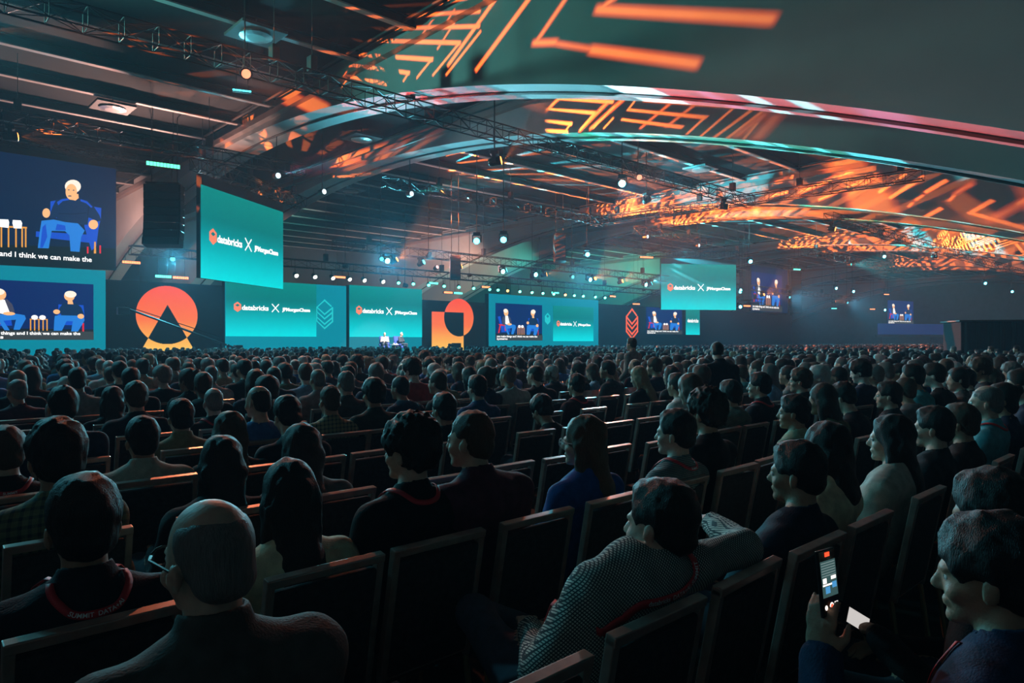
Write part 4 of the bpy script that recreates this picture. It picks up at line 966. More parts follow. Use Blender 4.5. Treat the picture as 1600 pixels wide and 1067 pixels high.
def hair_blob(J, style, hs=1., seed=0.):
    fr = (J['R'], J['head']); B = Blob(); h = lambda *v: tuple(hs * x for x in v)
    e = lambda c, r, k=.012: B.ell(h(*c), h(*r), k, fr)
    def sub(c, r, k=.012):
        m = min(r); Rf, o = fr; c = Rf @ (np.array(c) * hs) + o; B.sub.append((c, c, m * hs, m * hs, np.array([x / m for x in r]), k, Rf))
    amp, frq = .0035, 75
    if style in ('short', 'buzz', 'curly', 'fade', 'wavy', 'thin'):
        t = {'short': .013, 'buzz': .005, 'curly': .032, 'fade': .010, 'wavy': .022, 'thin': .004}[style]
        e((0, -.016, .122), (.073 + t, .092 + t, .086 + t)); e((0, -.055, .06), (.064 + t * .6, .05 + t * .6, .06))
        if style in ('short', 'wavy'): e((0, .035, .175), (.055, .05, .03 + t * .5))
        if style == 'curly': amp, frq = .009, 75; e((0, .02, .17), (.07, .06, .05))
        if style == 'wavy': amp, frq = .005, 60
        sub((0, .12, .045), (.085, .085, .095)); sub((0, .02, -.045), (.10, .12, .075)); 
        for s in (-1, 1): sub((s * .09, .022, .05), (.035, .042, .05), .01)
        if style == 'thin': sub((0, .02, .22), (.06, .09, .06), .01)
    elif style == 'bald':
        t = .0035; e((0, -.012, .115), (.073 + t, .093 + t, .088 + t)); e((0, -.055, .06), (.062 + t, .05 + t, .06))
        sub((0, .10, .09), (.1, .115, .14), .02); sub((0, .0, -.055), (.11, .12, .075), .02); sub((0, .02, .215), (.072, .105, .075), .02)
        for s in (-1, 1): sub((s * .09, .022, .05), (.035, .04, .05), .01)
        amp = .0012
    else:
        ln = {'long': .30, 'verylong': .40, 'bob': .10, 'shoulder': .18, 'bun': .0, 'pony': .0}[style]; wd = {'long': .09, 'verylong': .095, 'bob': .098, 'shoulder': .092, 'bun': .07, 'pony': .07}[style]
        e((0, -.014, .12), (.089, .107, .101)); e((0, -.05, .05), (wd, .062, .08))
        if ln:
            q_ = -min(ln, .13); B.cap(h(0, -.05, .06), h(0, -.105, q_), wd * .62 * hs, wd * .52 * hs, (1.5, .9, 1), .03, fr)
            if ln > .15: B.cap(h(0, -.11, q_), h(0, -.178, -ln), wd * .5 * hs, wd * .38 * hs, (1.7, .75, 1), .03, fr)
            for s in (-1, 1): B.cap(h(s * .074, .0, .07), h(s * .082, -.015, -min(ln, .16)), .027 * hs, .022 * hs, k=.03, fr=fr)
        if style == 'bun': e((0, -.11, .16), (.045, .04, .045))
        if style == 'pony': B.cap(h(0, -.105, .12), h(0, -.15, -.12), .03, .018, k=.02, fr=fr)
        sub((0, .125, .05), (.062, .085, .115)); sub((0, .14, -.06), (.09, .11, .09)); amp, frq = .004, 45
    B.disp = wobble(amp, frq, seed)
    return B
def by_region(V, Q, J, stand=False):
    """skin above, trousers and shoes below, by where a face lies"""
    c = V[Q].mean(1); hip = J['hip']; mi = np.zeros(len(Q), int)
    low = c[:, 2] < hip[2] + .10
    arm = np.zeros(len(Q), bool)
    for s in (-1, 1):
        for a_, b_ in (('H', 'K'), ('K', 'A')):
            a_, b_ = J[a_ + '%d' % s], J[b_ + '%d' % s]; ab = b_ - a_; t = np.clip(((c - a_) @ ab) / (ab @ ab), 0, 1); low |= np.linalg.norm(c - (a_ + t[:, None] * ab), axis=1) < .095
        W = J['W%d' % s]; arm |= np.linalg.norm(c - W, axis=1) < .045
        E = J['E%d' % s]; ab = W - E; t = np.clip(((c - E) @ ab) / (ab @ ab), 0, 1); arm |= np.linalg.norm(c - (E + t[:, None] * ab), axis=1) < .05
    mi[low & ~arm] = 1; mi[(c[:, 2] < .10) & low] = 2
    return mi
RELAX = None
def relaxed_hand(sgn):
    B = Blob(); hand_prims(B, (np.eye(3), np.zeros(3)), sgn, .45); return B.mesh(.008)
HANDS = {s: relaxed_hand(s) for s in (-1, 1)}
def join_vq(*vq):
    V, Q, n = [], [], 0
    for v, q in vq: V.append(v); Q.append(q + n); n += len(v)
    return np.concatenate(V), np.concatenate(Q)

def ribbon_on(B, pts, half, lift=.004, up=None):
    """strap mesh lying on the implicit surface B along pts"""
    P = np.array(pts, float); n = 60; seg = np.linspace(0, len(P) - 1, n); i = np.minimum(seg.astype(int), len(P) - 2); t = (seg - i)[:, None]
    # smooth catmull
    Pm = np.vstack([P[0] * 2 - P[1], P, P[-1] * 2 - P[-2]]); a, b, c, d = Pm[i], Pm[i + 1], Pm[i + 2], Pm[i + 3]
    C = .5 * (2 * b + (c - a) * t + (2 * a - 5 * b + 4 * c - d) * t ** 2 + (3 * b - a - 3 * c + d) * t ** 3)
    def grad(X):
        g = np.zeros_like(X)
        for k in range(3):
            e = np.zeros(3); e[k] = .004; g[:, k] = B.eval(X + e) - B.eval(X - e)
        return g / np.maximum(np.linalg.norm(g, axis=1), 1e-9)[:, None]
    def snap(X, l=lift):
        for _ in range(8): X = X - (B.eval(X)[:, None] - l) * grad(X) * .8
        return X
    C = snap(C); T = np.gradient(C, axis=0); T /= np.linalg.norm(T, axis=1)[:, None]; N = grad(C); S = np.cross(T, N); S /= np.linalg.norm(S, axis=1)[:, None]
    L = snap(C - S * half); R = snap(C + S * half)
    return C, T, N, S, L, R
# ---------------------------------------------------------------- chairs
ROW0, ROWD, SEAT = 1.08, .945, .49
def rowY(k): return ROW0 + ROWD * k                      # top of the chair backs in row k
M_cframe = mat('chair_bronze_frame', (.38, .29, .25), .32, .45, noise=.15, nscale=20); M_cpad = mat('chair_dark_fabric', (.022, .021, .025), .9, noise=.35, nscale=40, bump=.2, bscale=150)
M_cleg = mat('chair_gold_leg', (.42, .32, .16), .35, .7)
def chair_meshes():
    d = {}
    d['seat'] = MB().box((0, .01, .445), (.40, .45, .06), bev=.022).mesh('seat', M_cpad, True)
    R = Matrix.Rotation(.19, 3, 'X')
    d['backrest'] = MB().box((0, -.262, .665), (.36, .034, .44), R, bev=.013).mesh('backrest', M_cpad)
    f = MB()
    for s in (-1, 1): f.box((s * .190, -.265, .672), (.026, .03, .50), R, bev=.004)
    f.box((0, -.312, .912), (.406, .034, .028), R, bev=.004)
    f.box((0, -.228, .458), (.37, .02, .022), bev=.004)
    d['back_frame'] = f.mesh('back_frame', M_cframe)
    d['handle_slot'] = MB().box((0, -.305, .87), (.16, .05, .016), R, bev=.004).mesh('handle_slot', M_cleg)
    d['legs'] = [MB().tube((s * .2, y0, .43), (s * .205, y1, .0), .013, 8, .011).mesh('leg', M_cleg) for s in (-1, 1) for y0, y1 in ((.2, .23), (-.21, -.27))]
    d['stretcher'] = MB().tube((-.2, .0, .40), (.2, .0, .40), .01, 6).mesh('stretcher', M_cleg)
    return d
CM = chair_meshes()
CHAIRS = []
def chair(x, k, full, dy=0., rz=0.):
    r = thing('banquet_chair', 'x', 'chair', (x, rowY(k) + .30 + dy, 0), rz, 'dark banquet chairs in rows')
    for n in ('seat', 'backrest', 'back_frame'): link(n, CM[n], r)
    if full:
        for m in CM['legs']: link('leg', m, r)
        link('stretcher', CM['stretcher'], r)
    CHAIRS.append((k, x, r)); return r

# ---------------------------------------------------------------- assembling one person
SKIN = {'light': (.52, .34, .26), 'tan': (.36, .21, .14), 'brown': (.17, .095, .065), 'pale': (.58, .42, .36)}
HAIR = {'black': (.010, .009, .010), 'dark': (.018, .013, .011), 'brown': (.06, .035, .022), 'grey': (.17, .16, .155), 'white': (.45, .45, .44), 'auburn': (.09, .045, .025), 'blond': (.26, .18, .10)}
def eye_meshes():
    bm = bmesh.new(); bmesh.ops.create_uvsphere(bm, u_segments=10, v_segments=6, radius=.0115); me = bpy.data.meshes.new('eye'); bm.to_mesh(me); bm.free(); me.materials.append(M_eye); me.materials.append(M_iris)
    for p in me.polygons: p.material_index = 1 if p.center.y > .0095 else 0
    return me
EYE = eye_meshes()
def glasses(parent, J, m):
    fr, o = J['R'], J['head']; g = MB(); T = lambda *v: Vector(fr @ np.array(v) + o)
    for s in (-1, 1):
        g.path([T(s * .034 + .024 * math.cos(t), .107, .078 + .019 * math.sin(t)) for t in np.linspace(0, 2 * PI, 13)], .003, 5)
        g.path([T(s * .058, .105, .084), T(s * .075, .08, .083), T(s * .081, .0, .078), T(s * .079, -.02, .062)], .0028, 5)
    g.path([T(-.01, .109, .082), T(0, .112, .085), T(.01, .109, .082)], .003, 5)
    return g.build('glasses', m, parent)
def lanyard(parent, B, J, text=None, low=0., half=.010, pts=None):
    nb = J['neck']; pts = [nb + np.array(p) for p in (pts or ((-.07, .13, -.20), (-.085, .08, -.06), (-.082, -.01, .01 - low * .5), (-.05, -.075, -.005 - low), (0, -.092, -.010 - low), (.05, -.075, -.005 - low), (.082, -.01, .01 - low * .5), (.085, .08, -.06), (.07, .13, -.20)))]
    C, T, N, S, L, R = ribbon_on(B, pts, half, .006); n = len(C); th = .0025
    V = np.concatenate([L, R, L + N * th, R + N * th]); Q = []
    for i in range(n - 1):
        Q += [(i + 2 * n, i + 1 + 2 * n, i + 1 + 3 * n, i + 3 * n), (i, i + n, i + 1 + n, i + 1), (i, i + 1, i + 1 + 2 * n, i + 2 * n), (i + n, i + 3 * n, i + 1 + 3 * n, i + 1 + n)]
    o = link('lanyard', np_mesh('lanyard', V, np.array(Q), [M_lan], smooth=False), parent)
    if text:
        if (text, .015) not in TXT: TXT[(text, .015)] = text_poly(text, .015)
        vs, fs, (a, b, c, d) = TXT[(text, .015)]; s = half * 1.15 / .72; arc = np.concatenate([[0], np.cumsum(np.linalg.norm(np.diff(C, axis=0), axis=1))]); mid = arc[n // 2]
        out = []
        for x, y in vs:
            q = mid + (x - (a + b) / 2) * s; f = np.interp(q, arc, np.arange(n)); i = min(int(f), n - 2); t = f - i; mixv = lambda A: A[i] * (1 - t) + A[i + 1] * t
            out.append(mixv(C) + mixv(N) * (th + .0018) - mixv(S) * (y - .36) * s)
        m = MB(); m.add(out, fs); m.build('lettering', M_lant, o)
    return o
def person_meshes(J, style, tw=1., hs=1., vox=.017, fine=.0085, sleeve=1., collar=.03, hood=False, g=.012, seed=0., shirt=M_shirt, legs=True, hands=True, disp=.003, stand=False):
    h = J['head']; B = body_blob(J, tw, hs, legs)
    vq = B.mesh(vox, (h - (.11, .13, .09), h + (.11, .14, .24), fine) if fine else None); mi = by_region(*vq, J); parts = [vq]
    V, Q = vq; mis = [mi]
    if hands:
        for s in (-1, 1):
            W, E = J['W%d' % s], J['E%d' % s]; d = W - E; fl = J.get('F%d' % s)
            Rh = fl if fl is not None else look(d * (1, 1, .35) if not stand else d)
            hv, hq = HANDS[-s]; Q = np.concatenate([Q, hq + len(V)]); V = np.concatenate([V, (hv - (0, .012, 0)) @ Rh.T + W]); mis.append(np.zeros(len(hq), int))
    out = {'body': np_mesh('body', V, Q, [M_skin, M_pants, M_shoe], np.concatenate(mis))}
    SB = shirt_blob(J, tw, g, sleeve, collar, hood, disp, seed)
    nb = J['neck']; out['shirt'] = np_mesh('shirt', *SB.mesh(vox * 1.05, (nb - (.10, .12, .05), nb + (.10, .10, .08), .009) if fine and fine < .012 else None), [shirt])
    if style: out['hair'] = np_mesh('hair', *hair_blob(J, style, hs, seed).mesh(max(.011, vox * .7)), [M_hair])
    return out, SB
def person(label, loc, me, hair, skin, shirt, rz=0., group='seated audience', J=None, eyes=False, scale=1.):
    r = thing('person', label, 'person', loc, rz, group)
    if scale != 1.: r.scale = (scale,) * 3
    for n, m in me.items():
        o = link(n, m, r); o.color = (*{'body': skin, 'shirt': shirt, 'hair': hair}[n], 1)
    if eyes:
        for s in (-1, 1):
            e = link('eye', EYE, r, Vector(J['R'] @ np.array((s * .031, .079, .078)) + J['head'])); e.rotation_euler = Matrix(J['R'].tolist()).to_euler()
    return r
BASE_TOP = None
def default_top(): J = pose(); return J['head'][2] + .205
_TOP = default_top()

HERO = []; OCC = {}                                                   # seats taken: row -> list of x
def seated(k, px, top, style, hair, skin, shirt, label, yaw=0., nod=0., roll=0., lean=.1, slump=0., tw=1., pattern=None, dy=0., over=None, collar=.03, hood=False, g=.012, sleeve=1., lany=None, low=0., glass=None, seat=None, hs=.985, arms='lap', seed=None, extra=None, vox=.017, fine=.0085, strap=None):
    Y0 = rowY(k) + .30 + dy; J = pose(lean=lean, slump=slump, yaw=yaw, nod=nod, roll=roll, tw=tw, arms=arms)
    a, b, _ = ray(px, 0); Yh = Y0 + J['head'][1]; z = Yh / b; X = a * z; zt = CAMZ - (top - 533.5) / FPX * z
    t0 = J['head'][2] + .205 * hs; x0 = seat if seat is not None else X
    J = pose(lean=lean, slump=slump, yaw=yaw, nod=nod, roll=roll, tw=tw, arms=arms, hgt=min(max(zt - t0, -.16), .12), side=(X - x0) / 1.35)
    if over: J.update({q: (np.array(v) if not callable(v) else v(J)) for q, v in over.items()})
    seed = px * .37 if seed is None else seed
    me, SB = person_meshes(J, style, tw, hs, vox, fine, sleeve, collar, hood, g, seed, pattern or M_shirt)
    r = person(label, (x0, Y0, 0), me, HAIR[hair], SKIN[skin], shirt, 0, 'seated audience', J, True)
    if lany is not None: lanyard(r, SB, J, lany or None, low, .012 if strap else .010, strap)
    if glass: glasses(r, J, glass)
    OCC.setdefault(k, []).append(x0); HERO.append((k, round(x0, 2), round(zt, 2), label))
    if extra: extra(r, J, SB)
    return r, J
NAVY, BLK, CHAR, GREY, WHITE, CREAM, OLIVE, MAROON, BLUE, TEALC = (.02, .03, .06), (.010, .010, .012), (.03, .03, .033), (.12, .12, .12), (.5, .5, .48), (.68, .62, .42), (.12, .12, .07), (.07, .018, .03), (.02, .09, .30), (.10, .35, .40)
# --- row of the man filming (nearest row)
phone_fr = {}
def hold_phone(r, J, SB): pass
r, JP = seated(-1, 1552, 846, 'wavy', 'black', 'tan', (.015, .03, .07), 'man in navy jacket filming the stage with a raised phone', yaw=.12, nod=-.08, lean=-.02, collar=.05, g=.018, lany='SUMMIT  DATA+AI', dy=-.0, hs=1.04, fine=.0065,
    over={'E-1': (-.20, .20, .73), 'W-1': (-.035, .285, .885), 'F-1': np.array([[0, .05, -1.], [-1, 0, 0], [0, 1, .05]]) , 'W1': (.16, .26, .70)}, seat=1.72)
r2, JD = seated(-1, 1556, 742, 'wavy', 'black', 'tan', BLK, 'dark-haired person in black behind the man filming, holding a lit phone low', yaw=.1, nod=-.15, dy=.08, lean=-.1, over={'W-1': (.02, .33, .70)}, seat=2.36)
# --- row A
bald, JB = seated(0, 325, 778, 'bald', 'grey', 'light', (.075, .075, .07), 'bald man with grey fringe and glasses in grey jacket, large at lower left', yaw=.22, lean=.02, tw=1.12, collar=.05, g=.02, glass=M_glass, seat=.53, hs=.99, fine=.007, dy=.08)
r, J4 = seated(0, 1050, 750, 'short', 'black', 'light', (.50, .56, .50), 'man in checked shirt and red lanyard leaning back with arm along the chairs', pattern=M_check, yaw=.1, roll=.1, seat=1.53, collar=.03, lany='databricks  DATA+AI  SUMMIT', strap=((-.12, .14, -.20), (-.155, .07, -.10), (-.15, -.02, -.055), (-.10, -.085, -.055), (-.02, -.115, -.055), (.05, -.09, -.03), (.085, -.02, .0), (.085, .08, -.05), (.07, .13, -.2)), hs=1.02, fine=.0075, vox=.015,
    over={'sh': (.14, -.17, .985), 'neck': (.175, -.185, .975), 'head': (.205, -.165, 1.005), 'S-1': (-.03, -.12, .945), 'S1': (.31, -.20, .955), 'E-1': (-.10, .02, .70), 'W-1': (.08, .25, .70), 'E1': (.60, -.22, .955), 'W1': (.74, -.02, .975),
          'K-1': (.03, .47, .70), 'A-1': (.26, .44, .60), 'hip': (0, .05, .56)})
seated(0, 1245, 692, 'short', 'black', 'tan', (.012, .016, .03), 'dark-haired man in black seated just behind the outstretched arm', yaw=.15, lean=.2, seat=2.49, dy=-.03)
seated(0, 1290, 662, 'bob', 'black', 'light', CREAM, 'woman with black bob and cream high-necked sweater', collar=.06, g=.014, seat=2.98)
seated(0, 1392, 650, 'verylong', 'black', 'light', (.42, .44, .38), 'woman with long black hair and pale shirt beside the cream sweater', yaw=.25, seat=3.7)
seated(0, 1458, 637, 'short', 'black', 'light', (.02, .03, .035), 'man in black showing his ear, right of the long-haired woman', yaw=.1, seat=4.35)
seated(0, 1540, 602, 'thin', 'grey', 'light', TEALC, 'balding older man in pale teal shirt with red lanyard strap', yaw=.2, lany='', seat=5.8)
# --- row B
seated(1, 130, 745, 'short', 'black', 'tan', (.014, .016, .024), 'man in dark jacket with lettered red lanyard, both ears showing', yaw=-.05, collar=.045, g=.018, lany='SUMMIT  DATA+AI', low=.02, dy=-.08, hs=1.06, fine=.0075, tw=1.1)
seated(1, 450, 722, 'verylong', 'black', 'light', CREAM, 'woman with long straight black hair over a cream top', g=.013, lean=.05)
seated(1, 640, 655, 'curly', 'black', 'light', BLK, 'man with curly black hair and black top, red strap at the neck', yaw=.35, lany='', fine=.008, seat=1.54)
seated(1, 735, 643, 'buzz', 'brown', 'light', (.075, .022, .038), 'man with cropped hair in maroon shirt, broad back', yaw=.35, tw=1.12, g=.018, collar=.035, seat=2.04)
seated(1, 912, 652, 'long', 'auburn', 'light', (.012, .07, .26), 'woman with long auburn hair, white glasses and blue top', yaw=.42, glass=M_wglass, seat=2.55)
seated(1, 1055, 642, 'short', 'black', 'light', (.16, .2, .2), 'young man in fine striped top with red lanyard, in profile', yaw=.25, pattern=M_stripe, lany='SUMMIT', low=-.01, dy=-.12, seat=3.10)
seated(1, 1102, 612, 'curly', 'dark', 'tan', BLK, 'person with big curly hair in black beside the striped top', hs=1.03, seat=3.64)
seated(1, 1240, 618, 'short', 'black', 'tan', (.28, .34, .24), 'short-haired person with pale flowered sleeves', yaw=.3)
seated(1, 1322, 598, 'short', 'black', 'light', (.03, .025, .03), 'dark-haired person in black looking down', nod=-.35, slump=.5)
seated(1, 1388, 597, 'short', 'black', 'light', (.03, .035, .04), 'man in dark jacket with pale collar, in profile', yaw=.3)
seated(0, 1500, 632, 'short', 'brown', 'tan', (.03, .02, .02), 'brown-haired person in dark top next to the balding older man', seat=5.1)
# --- row C
seated(2, 88, 660, 'wavy', 'black', 'tan', (.16, .2, .12), 'man with thick black hair in checked green shirt at the picture edge', pattern=M_plaid, hs=1.1)
seated(2, 345, 688, 'verylong', 'black', 'tan', (.02, .02, .022), 'woman with long dark hair and dark top behind the bald head', seat=1.15)
seated(2, 470, 665, 'long', 'dark', 'light', (.10, .105, .10), 'woman with long dark hair in grey sweater', seat=1.66)
seated(2, 1140, 595, 'short', 'dark', 'light', (.20, .22, .17), 'bearded man in light striped hooded top', hood=True, pattern=M_stripe)
seated(2, 1186, 583, 'short', 'black', 'light', (.02, .022, .03), 'man in dark suit with white collar and red strap', lany='', yaw=.25, collar=.04)
seated(2, 1250, 577, 'wavy', 'brown', 'light', CHAR, 'tall man in charcoal shirt, face in profile', yaw=.35)
# --- row D
seated(3, 8, 668, 'short', 'brown', 'light', BLK, 'man with greying hair and red lanyard cut by the picture edge', lany='SUMMIT')
seated(3, 222, 653, 'short', 'black', 'tan', (.40, .42, .36), 'man in pale shirt turned slightly, both ears showing', tw=1.1, g=.02, collar=.045)
seated(3, 358, 645, 'long', 'brown', 'light', CHAR, 'woman with straight brown hair in charcoal top')
seated(3, 693, 615, 'short', 'black', 'tan', BLK, 'dark-haired man in black just ahead of the cropped head')
seated(3, 850, 626, 'wavy', 'black', 'tan', BLK, 'person in black slumped forward among empty chairs', nod=-.4, slump=.9)
# --- row E, F
seated(4, 98, 605, 'short', 'black', 'tan', NAVY, 'man in navy jacket with pale collar line', lany='')
seated(4, 282, 625, 'short', 'black', 'light', (.22, .2, .12), 'man in olive shirt with upright collar', collar=.05, tw=1.1)
seated(4, 583, 593, 'wavy', 'black', 'tan', (.03, .035, .03), 'man with full black hair in dark green shirt')
seated(4, 515, 603, 'buzz', 'brown', 'tan', (.30, .28, .16), 'man with cropped hair in yellow checked shirt', pattern=M_plaid)
seated(4, 745, 587, 'short', 'black', 'light', (.02, .07, .17), 'man with round black hair in blue shirt')
seated(3, 450, 620, 'short', 'black', 'light', (.015, .022, .03), 'dark-haired man in navy leaning forward', slump=.6, nod=-.2)
seated(4, 900, 585, 'short', 'black', 'tan', (.05, .015, .02), 'man in dark red shirt with strap at the neck', lany='')
seated(5, 212, 597, 'short', 'brown', 'light', (.02, .025, .035), 'brown-haired man in dark jacket, tall neck')
seated(5, 333, 606, 'bald', 'grey', 'pale', (.02, .02, .024), 'man with pale bald head and dark collar', lany='')
seated(6, 175, 605, 'long', 'dark', 'light', BLK, 'woman with long dark hair in black ahead of the brown-haired jacket')
seated(5, 540, 580, 'buzz', 'grey', 'light', (.05, .055, .055), 'grey-haired man in grey jacket')
seated(6, 496, 576, 'bald', 'grey', 'tan', (.30, .2, .19), 'bald man in dull pink shirt')
# ---------------------------------------------------------------- the held phones
def phone(p, n, up, label, scr):
    n, up = Vector(n).normalized(), Vector(up).normalized(); x = up.cross(n).normalized(); up = n.cross(x)      # n: screen normal
    M = Matrix((x, up, n)).transposed().to_4x4(); M.translation = Vector(p)
    r = thing('phone', label, 'phone', p); r.matrix_world = M; r.rotation_mode = 'XYZ'
    MB().box((0, 0, 0), (.075, .155, .008), bev=.003).build('case', mat('phone_black', (.015, .015, .017), .3), r)
    MB().box((0, 0, .0047), (.069, .148, .001)).build('glass', mat('phone_glass', (.01, .01, .012), .1), r)
    scr(r); return r
def scr_film(r):
    m = MB(); z = .0056; q = lambda x0, y0, x1, y1, mi: m.add([(x0, y0, z + mi * 1e-5), (x1, y0, z + mi * 1e-5), (x1, y1, z + mi * 1e-5), (x0, y1, z + mi * 1e-5)], [(0, 1, 2, 3)], mi)
    q(-.033, -.032, .033, .052, 0)
    for i in range(6): q(-.03, .046 - i * .006, .03, .048 - i * .006, 1)
    q(-.028, .0, -.012, .012, 2); q(.008, .006, .03, .014, 2); q(-.03, -.006, .02, -.002, 2); q(-.02, -.024, .0, -.008, 3); q(.01, -.014, .03, .0, 3)
    m.build('picture', [em8('phone_teal', 52, 78, 78, 1.2), em8('phone_line', 120, 140, 140), em8('phone_white', 255, 244, 235, 1.6), em8('phone_blue', 70, 140, 190, 1.2)], r)
    m = MB(); m.lathe([(.009, .0056), (.008, .006)], 12, (0, -.055, 0)); m.lathe([(.006, .0056), (.005, .006)], 10, (-.024, -.055, 0)); m.box((.02, -.053, .006), (.014, .012, .0005)); m.box((0, -.0705, .006), (.024, .003, .0005)); m.build('buttons', em8('phone_white'  , 255, 230, 215, 2.0), r)
    MB().lathe([(.006, .0062), (.005, .0066)], 12, (0, -.055, 0)).build('shutter', em8('phone_shutter', 255, 90, 60, 1.6), r)
    MB().box((0, .066, .006), (.02, .01, .0005)).build('record_mark', em8('phone_red', 255, 70, 40, 2.), r)
def scr_chat(r): MB().box((0, -.02, .0056), (.06, .07, .0006)).build('picture', em8('phone_pale', 205, 200, 196, 1.0), r)
hw = np.array((1.72, .435 + 0, 0)) + JP['W-1']
phone((hw[0] + .032, hw[1] - .004, hw[2] + .165), (-.12, -1, .12), (.03, .12, 1), 'upright phone filming the stage, red mark on its screen', scr_film)
hw = np.array((2.36, .435 + .08, 0)) + JD['W-1']
p = at_z(1432, 966, 2.05)
phone((hw[0] + .0, hw[1] + .07, hw[2] + .03), (-.35, -.75, .8), (-.5, .6, .6), 'tilted phone with pale screen held low beside the filming man', scr_chat)

# ---------------------------------------------------------------- the rest of the crowd
rnd = random.Random(11)
STYLES = [('short', 'm'), ('short', 'm'), ('buzz', 'm'), ('wavy', 'm'), ('bald', 'm'), ('long', 'f'), ('shoulder', 'f'), ('bob', 'f'), ('curly', 'm'), ('fade', 'm'), ('thin', 'm'), ('bun', 'f'), ('verylong', 'f'), ('short', 'm')]
PROTO = []
for i, (stl, sx) in enumerate(STYLES):
    rr = random.Random(100 + i)
    J = pose(lean=rr.uniform(0, .16), slump=rr.choice([0, 0, .3, .6]), yaw=rr.uniform(-.15, .35), nod=rr.choice([0, 0, -.05, -.25]), tw=(1.08 if sx == 'm' else .94), hgt=rr.uniform(-.05, .03) - (.04 if sx == 'f' else 0), arms=rr.choice(['lap', 'lap', 'fold']))
    me, _ = person_meshes(J, stl, 1.08 if sx == 'm' else .94, 1.02, .026, .016, rr.choice([1, 1, .0]), rr.choice([.0, .03, .045]), stl == 'fade', .014, i * 1.3, M_shirt, hands=False, disp=.0)
    PROTO.append((stl, me))
HN = {'short': 'short-haired', 'buzz': 'crop-haired', 'wavy': 'thick-haired', 'bald': 'balding', 'long': 'long-haired', 'shoulder': 'shoulder-length-haired', 'bob': 'bob-haired', 'curly': 'curly-haired', 'fade': 'hooded-top', 'thin': 'thin-haired', 'bun': 'bun-haired', 'verylong': 'very long-haired'}
SHIRTS = [('black', BLK, 10), ('navy', NAVY, 7), ('charcoal', CHAR, 6), ('grey', GREY, 5), ('pale grey', (.3, .31, .31), 4), ('white', (.52, .52, .5), 3), ('blue', (.04, .12, .3), 4), ('pale blue', (.18, .32, .45), 3), ('tan', (.3, .22, .15), 2), ('maroon', MAROON, 2), ('olive', OLIVE, 2), ('red', (.28, .03, .03), 1), ('teal', (.05, .25, .28), 2)]
SW = [s for s in SHIRTS for _ in range(s[2])]
HW = ['black'] * 9 + ['dark'] * 5 + ['brown'] * 5 + ['grey'] * 2 + ['white'] + ['auburn'] + ['blond']
KW = ['light'] * 8 + ['tan'] * 6 + ['brown'] * 2 + ['pale'] * 2
EMPTY = {-1: [(-5, 1.5), (2.7, 30)], 0: [(.9, 1.2), (1.9, 2.2), (-2, .3)], 1: [(3.0, 3.3), (.6, .8), (4.0, 4.6), (-2, .3)], 2: [(1.8, 5.2), (-2, .4)], 3: [(3.4, 4.0), (4.5, 6.0), (1.9, 2.9)], 4: [(4.6, 5.4)]}
def depth(x, y): return CS * y + SN * x
def pxof(x, y): return 800 + FPX * (CS * x - SN * y) / max(depth(x, y), .05)
seats = []
for k in range(-1, 39):
    Y = rowY(k) + .30
    if Y > 36.6: break
    x = -5.84 + (k % 3) * .13
    while x < 132:
        d = depth(x, Y)
        if d > .6 and -330 < pxof(x, Y) < 1930: seats.append((d, k, x, Y))
        x += SEAT
seats.sort()
NIND = len([1 for v in OCC.values() for _ in v]); FAR = []; MID = []; nchair = 0
STAND = [(7.6, 4.5), (6.1, 5.1)]
for d, k, x, Y in seats:
    near_occ = any(abs(x - q) < .42 for q in OCC.get(k, []))
    if d < 10.2:
        if not near_occ: chair(x, k, d < 6, rnd.uniform(-.035, .035), rnd.uniform(-.07, .07))
    empt = any(a <= x <= b for a, b in EMPTY.get(k, [])) or any(math.hypot(x - a, Y - b) < .45 for a, b in STAND)
    if near_occ or empt or rnd.random() < (.10 if d < 14 else .13): continue
    inv = -330 / d < pxof(x, Y) < 1600 + 330 / d
    if not inv and d < 4: continue
    if inv and NIND < 297: MID.append((k, x, Y)); NIND += 1
    else: FAR.append((x + rnd.uniform(-.06, .06), Y + rnd.uniform(-.1, .1)))
for k, xs in OCC.items():
    for x in xs: chair(x if not (k == 0 and abs(x - 1.53) < .01) else 1.53, k, True)
MIDP = []
for k, x, Y in MID:
    i = rnd.randrange(len(PROTO)); stl, me = PROTO[i]; sn, scol, _ = rnd.choice(SW); hc = rnd.choice(HW if stl not in ('bald', 'thin') else ['grey', 'dark', 'white', 'brown']); f = rnd.uniform(.8, 1.25)
    fw = rnd.random() < .08
    r = person('x', (x + rnd.uniform(-.05, .05), Y + rnd.uniform(-.06, .05), 0), me, HAIR[hc], SKIN[rnd.choice(KW)], tuple(c * f for c in scol), rnd.uniform(-.18, .3), 'seated audience', scale=rnd.uniform(.97, 1.04))
    MIDP.append((k, x, r, '%s person in %s' % (HN[stl] if stl in ('bald', 'fade') else HN[stl].replace('haired', hc + '-haired') if False else HN[stl], sn), hc))
# labels: which row, which one along it
rows = {}
for k, x, r, t, hc in MIDP: rows.setdefault(k, []).append((x, r, t, hc))
for k, L in rows.items():
    L.sort(key=lambda q: q[0])
    for j, (x, r, t, hc) in enumerate(L): r['label'] = '%s, %s hair, %s row from camera, %s along it' % (t, hc, ordinal(k + 2), ordinal(j + 1))
crow = {}
for k, x, r in CHAIRS: crow.setdefault(k, []).append((x, r))
for k, L in crow.items():
    L.sort(key=lambda q: q[0])
    for j, (x, r) in enumerate(L):
        taken = any(abs(x - q) < .36 for q in OCC.get(k, [])) or any(kk == k and abs(x - xx) < .2 for kk, xx, _ in MID)
        r['label'] = '%s dark padded banquet chair, %s row from camera, %s along it' % ('occupied' if taken else 'empty', ordinal(k + 2), ordinal(j + 1))

